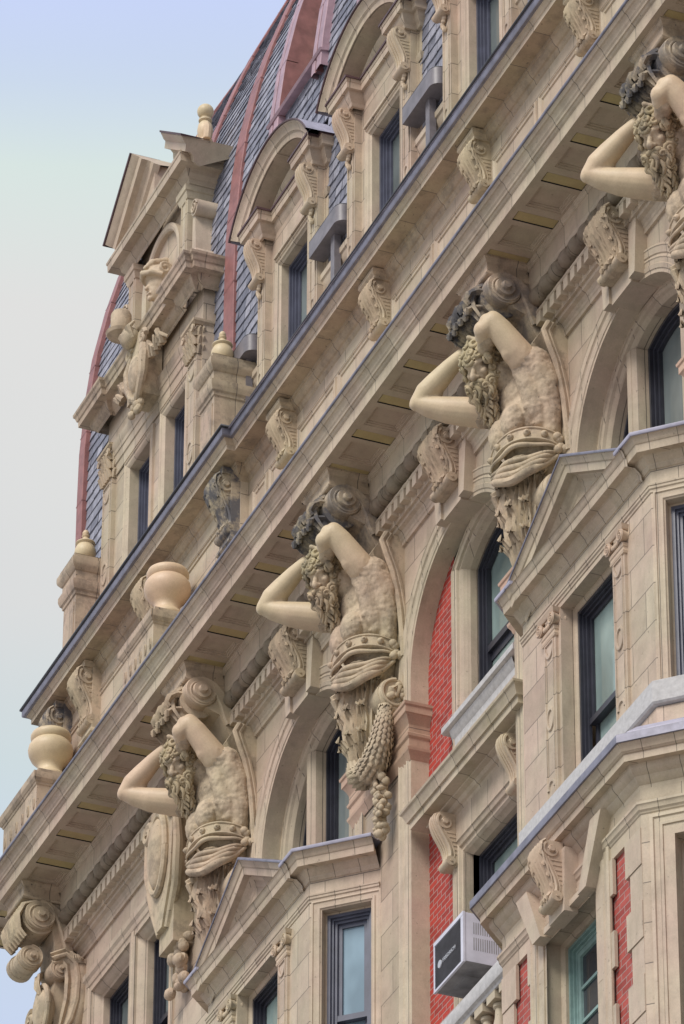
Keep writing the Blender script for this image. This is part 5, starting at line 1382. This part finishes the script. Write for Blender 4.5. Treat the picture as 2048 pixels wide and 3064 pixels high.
    th = [.10, .12, .12, .12, .125, .13, .12]
    def inner(i):
        a, c_ = band[max(0, i-1)], band[min(len(band)-1, i+1)]
        dy, dz = c_[0]-a[0], c_[1]-a[1]; L = math.hypot(dy, dz); return (band[i][0]-(-dz/L)*-th[i]*-1*-1, band[i][1]-(dy/L)*th[i])
    inn = []
    for i in range(len(band)):
        a, c_ = band[max(0, i-1)], band[min(len(band)-1, i+1)]
        dy, dz = c_[0]-a[0], c_[1]-a[1]; L = math.hypot(dy, dz); inn.append((band[i][0]+dz/L*th[i], band[i][1]-dy/L*th[i]))
    v.grid([[(.30, band[i][0], band[i][1]), (.725, band[i][0], band[i][1]), (.74, band[i][0]*.9+inn[i][0]*.1, band[i][1]*.9+inn[i][1]*.1), (.735, (band[i][0]+inn[i][0])/2, (band[i][1]+inn[i][1])/2), (.74, band[i][0]*.1+inn[i][0]*.9, band[i][1]*.1+inn[i][1]*.9), (.725, inn[i][0], inn[i][1]), (.55, inn[i][0], inn[i][1])] for i in range(len(band))])
    v.prism([(-.30, 35.94), (.31, 35.94), (.31, 35.15), (.10, 35.25), (.02, 35.4), (-.05, 35.55), (-.2, 35.6), (-.35, 35.7)], 'x', .06, .70)
    out['volute'] = v.build('volute', 'carveclean', None, sharp=40).data
    # ---- back slab with its moulded edge
    k = MB(TL)
    edge = [(.075, 35.31), (.02, 35.20), (.07, 35.05), (.14, 34.85), (.19, 34.62), (.225, 34.40), (.25, 34.1), (.27, 33.8), (.28, 33.2)]
    k.prism([(.31, 35.31), *edge, (.31, 33.2)], 'x', -.16, .965)
    k.tube([(.97, y+.015, z) for y, z in edge[:-1]], [.035]*8, 8); k.tube([(.965, y+.065, z) for y, z in edge[:-1]], [.028]*8, 8)
    k.grid([[(x, y+.0, z) for x in (.75, .985)]+[(.985, y+.09, z)] for y, z in edge[:-2]])
    k.prism([(-.15, 33.2), (.95, 33.2), (.80, 32.6), (.05, 32.6)], 'y', .28, .31)
    out['back_slab'] = k.build('back_slab', 'carve', None, sharp=40).data
    # ---- leafy tail below the waist
    t_ = MB(TL)
    limb(t_, [(.42, .14, 33.55), (.42, .12, 33.25), (.42, .14, 32.95), (.42, .17, 32.70), (.42, .22, 32.50)], [.26, .25, .22, .16, .10], 18)
    for j in range(8):
        a_ = -PI*.98+PI*1.2*j/7
        cx, sy = math.cos(a_), math.sin(a_)
        pts = [(.42+cx*r_, .14+sy*r_*.95, z) for r_, z in ((.27, 33.64), (.30, 33.50), (.295, 33.30), (.285, 33.10), (.26, 32.92), (.21, 32.74), (.13, 32.56))]
        t_.leaf(pts, [.05, .085, .09, .085, .075, .055, .02], lift=(cx, sy, 0), rib=.024, lobes=1)
        a2 = a_+.2
        for q, (r_, z) in enumerate(((.30, 33.60), (.30, 33.28), (.28, 32.98))):
            c2, s2 = math.cos(a2), math.sin(a2)
            t_.leaf([(.42+c2*r_*.9, .14+s2*r_*.9, z-.10), (.42+c2*(r_+.03), .14+s2*(r_+.03), z-.02), (.42+c2*(r_+.075), .14+s2*(r_+.07), z+.03), (.42+c2*(r_+.085), .14+s2*(r_+.08), z-.02)], [.05, .065, .05, .02], lift=(c2, s2, .2), rib=.018, lobes=1)
    out['leaf_tail'] = t_.build('leaf_tail', 'body', None, sharp=50).data
    c = MB(TL)     # lower volute at the hip side
    c.tube([(.70, .20, 33.32), (.93, .20, 33.32)], .20, 26); c.tube([(.92, .20, 33.32), (.95, .20, 33.32)], [.20, .18], 26)
    c.tube([(.955, .20+(.18-.11*k_/34)*math.cos(PI/2+k_/34*2*PI*1.2), 33.32+(.18-.11*k_/34)*math.sin(PI/2+k_/34*2*PI*1.2)) for k_ in range(35)], .022, 6)
    out['scroll'] = c.build('scroll', 'carve', None, sharp=40).data
    # ---- garland of overlapping leaves and flower drop (second figure)
    q = MB(TL)
    path = [(.86, .17, 33.34), (.88, .12, 33.18), (.86, .10, 32.98), (.80, .09, 32.78), (.70, .07, 32.60), (.58, .03, 32.50), (.46, -.01, 32.52), (.38, -.01, 32.66)]
    rad = [.06, .075, .10, .125, .145, .14, .12, .09]
    n = 46
    for i in range(n):
        t = i/(n-1)*(len(path)-1); a0 = int(min(t, len(path)-2)); fr = t-a0
        p = lerp(path[a0], path[a0+1], fr); d_ = (Vector(path[a0+1])-Vector(path[a0])).normalized(); r_ = rad[a0]*(1-fr)+rad[a0+1]*fr
        u1 = d_.orthogonal().normalized(); w1 = d_.cross(u1)
        m_ = 7
        for j in range(m_):
            a_ = 2*PI*j/m_+i*.45
            o_ = u1*math.cos(a_)+w1*math.sin(a_)
            tip = Vector(p)+o_*r_*1.12+d_*.085; mid_ = Vector(p)+o_*r_*1.08+d_*.03; base = Vector(p)+o_*r_*.75-d_*.02
            sd_ = d_.cross(o_)*.026
            ia = q.vert(base-sd_*.5); ib = q.vert(mid_-sd_); ic = q.vert(tip); id_ = q.vert(mid_+sd_); ie = q.vert(base+sd_*.5); im = q.vert(mid_+o_*.012)
            for f_ in ((ia, ib, im), (ib, ic, im), (ic, id_, im), (id_, ie, im), (ie, ia, im)): q.face(f_)
    q.tube(path, [r_*.95 for r_ in rad], 10)
    q.tube([(.90, .14, 33.30), (.97, .16, 33.36), (.955, .22, 33.42), (.95, .18, 33.28)], [.05, .055, .06, .05], 8)
    for k_ in range(14): q.ball((.92+rnd.uniform(-.06, .06), .2+rnd.uniform(-.09, .09), 33.34+rnd.uniform(-.08, .1)), .045, 7, 5)
    for k_ in range(60):
        z = 32.46-.012*k_; w_ = .10*(1-.35*k_/60)
        q.ball((.68+rnd.uniform(-w_, w_), .15+rnd.uniform(-.05, .05), z), (rnd.uniform(.03, .06), .05, rnd.uniform(.03, .055)), 7, 5)
    for k_ in range(3):
        c0 = (.64+.07*k_, .08, 32.32-.17*k_)
        for j in range(6): q.ball((c0[0]+.05*math.cos(j), c0[1], c0[2]+.05*math.sin(j)), (.035, .03, .035), 7, 5)
    out['garland'] = q.build('garland', 'carve', None, sharp=50).data
    for ob in [o for o in bpy.data.objects if o.name in ('volute', 'back_slab', 'scroll', 'garland', 'hair', 'beard', 'leaf_crown', 'leaf_tail', 'sash')]: bpy.data.objects.remove(ob)
    return out
SM = statue_meshes()
labels = ['bearded stone giant holding up the cornice beside the carved shield, lowest of the four',
          'bearded stone giant with leaf garland at its side, left of the red brick recess',
          'bearded stone giant with blackened leaf crown, above the gable of the right-hand bay window',
          'bearded stone giant cut off by the right edge, topmost of the four along the cornice']
crown = ['carve', 'carveblue', 'carveblue', 'carveblue']; volm = ['carveclean', 'carveblue2', 'carveblue2', 'carveblue2']
MAT['carveblue2'] = stone('volute_blackened', base=(.50, .415, .33), joint=None, stain=.3, soot=.15, blue=.55, bump=.3, rough=.75)
for i, dx in enumerate((-4.32, 0.0, 4.28, 8.55)):
    root = thing(empty('atlas_statue', (RX[0]+dx, RX[1], RX[2])), labels[i], 'statue', 'stone giants carrying the main cornice')
    for nm, key in (('body', 'body'), ('hair', 'hair'), ('beard', 'beard'), ('arm', 'arm_far'), ('arm', 'arm_near'), ('sash', 'sash'), ('leaf_crown', 'leaf_crown'), ('volute', 'volute'), ('back_slab', 'back_slab'), ('leaf_tail', 'leaf_tail'), ('scroll', 'scroll')):
        o = meshobj(nm, SM[key], root)
        if key in ('leaf_crown', 'volute'):
            o.material_slots[0].link = 'OBJECT'; o.material_slots[0].material = MAT[crown[i] if key == 'leaf_crown' else volm[i]]
    if i == 1: meshobj('garland', SM['garland'], root)
p = MB(); p.poly([(XL, .305, 35.1), (XR, .305, 35.1), (XR, .305, 36.4), (XL, .305, 36.4)]); part('frieze_backing', p, 'plain')

# helmeted head in the niche of the far gable
bm_ = MB()
bm_.ball((0, 0, .30), (.15, .18, .20), 18, 12); bm_.ball((0, -.05, .20), (.11, .12, .15), 16, 10)
limb(bm_, [(0, .02, .12), (0, .05, -.1)], [.10, .13]); bm_.ball((0, .08, -.22), (.30, .16, .16), 16, 10)
limb(bm_, [(0, -.155, .27), (0, -.195, .20)], [.02, .03], 8)
for sx in (-1, 1): bm_.ball((sx*.05, -.14, .275), .024, 8, 6)
limb(bm_, [(-.05, -.155, .315), (.05, -.155, .315)], [.02, .02], 8); limb(bm_, [(-.03, -.17, .13), (.03, -.17, .13)], [.014, .014], 8); bm_.ball((0, -.14, .07), .04, 8, 6)
bust_me = remeshed(bm_, 'bust', 'carveclean', .012, 2)
hm = MB(); hm.ball((0, .03, .42), (.185, .23, .19), 20, 12)
hm.tube([(-.17, -.06, .36), (-.1, -.20, .39), (0, -.25, .41), (.1, -.20, .39), (.17, -.06, .36)], [.03, .04, .045, .04, .03], 8)
limb(hm, [(0, -.22, .50), (0, -.12, .62), (0, .06, .70), (0, .25, .60), (0, .32, .40)], [.03, .05, .06, .07, .05], 10)
for sx in (-1, 1):
    pts = spiral(0, .47, .09, .02, 1.5, 0, 20); hm.tube([(sx*.175, a*1.0-.03, b) for a, b in pts], .022, 7)
    limb(hm, [(sx*.16, .05, .30), (sx*.15, .08, .15), (sx*.12, .06, .02)], [.05, .055, .04], 8)
helm_me = remeshed(hm, 'helmet', 'carveclean', .012, 1, .012, .05)
bu = thing(empty('bust', (-5.93, -.06, 42.72)), 'helmeted stone head in the niche of the far gable', 'bust')
bu.rotation_euler = (0, 0, math.radians(8))
meshobj('head', bust_me, bu); meshobj('helmet', helm_me, bu)
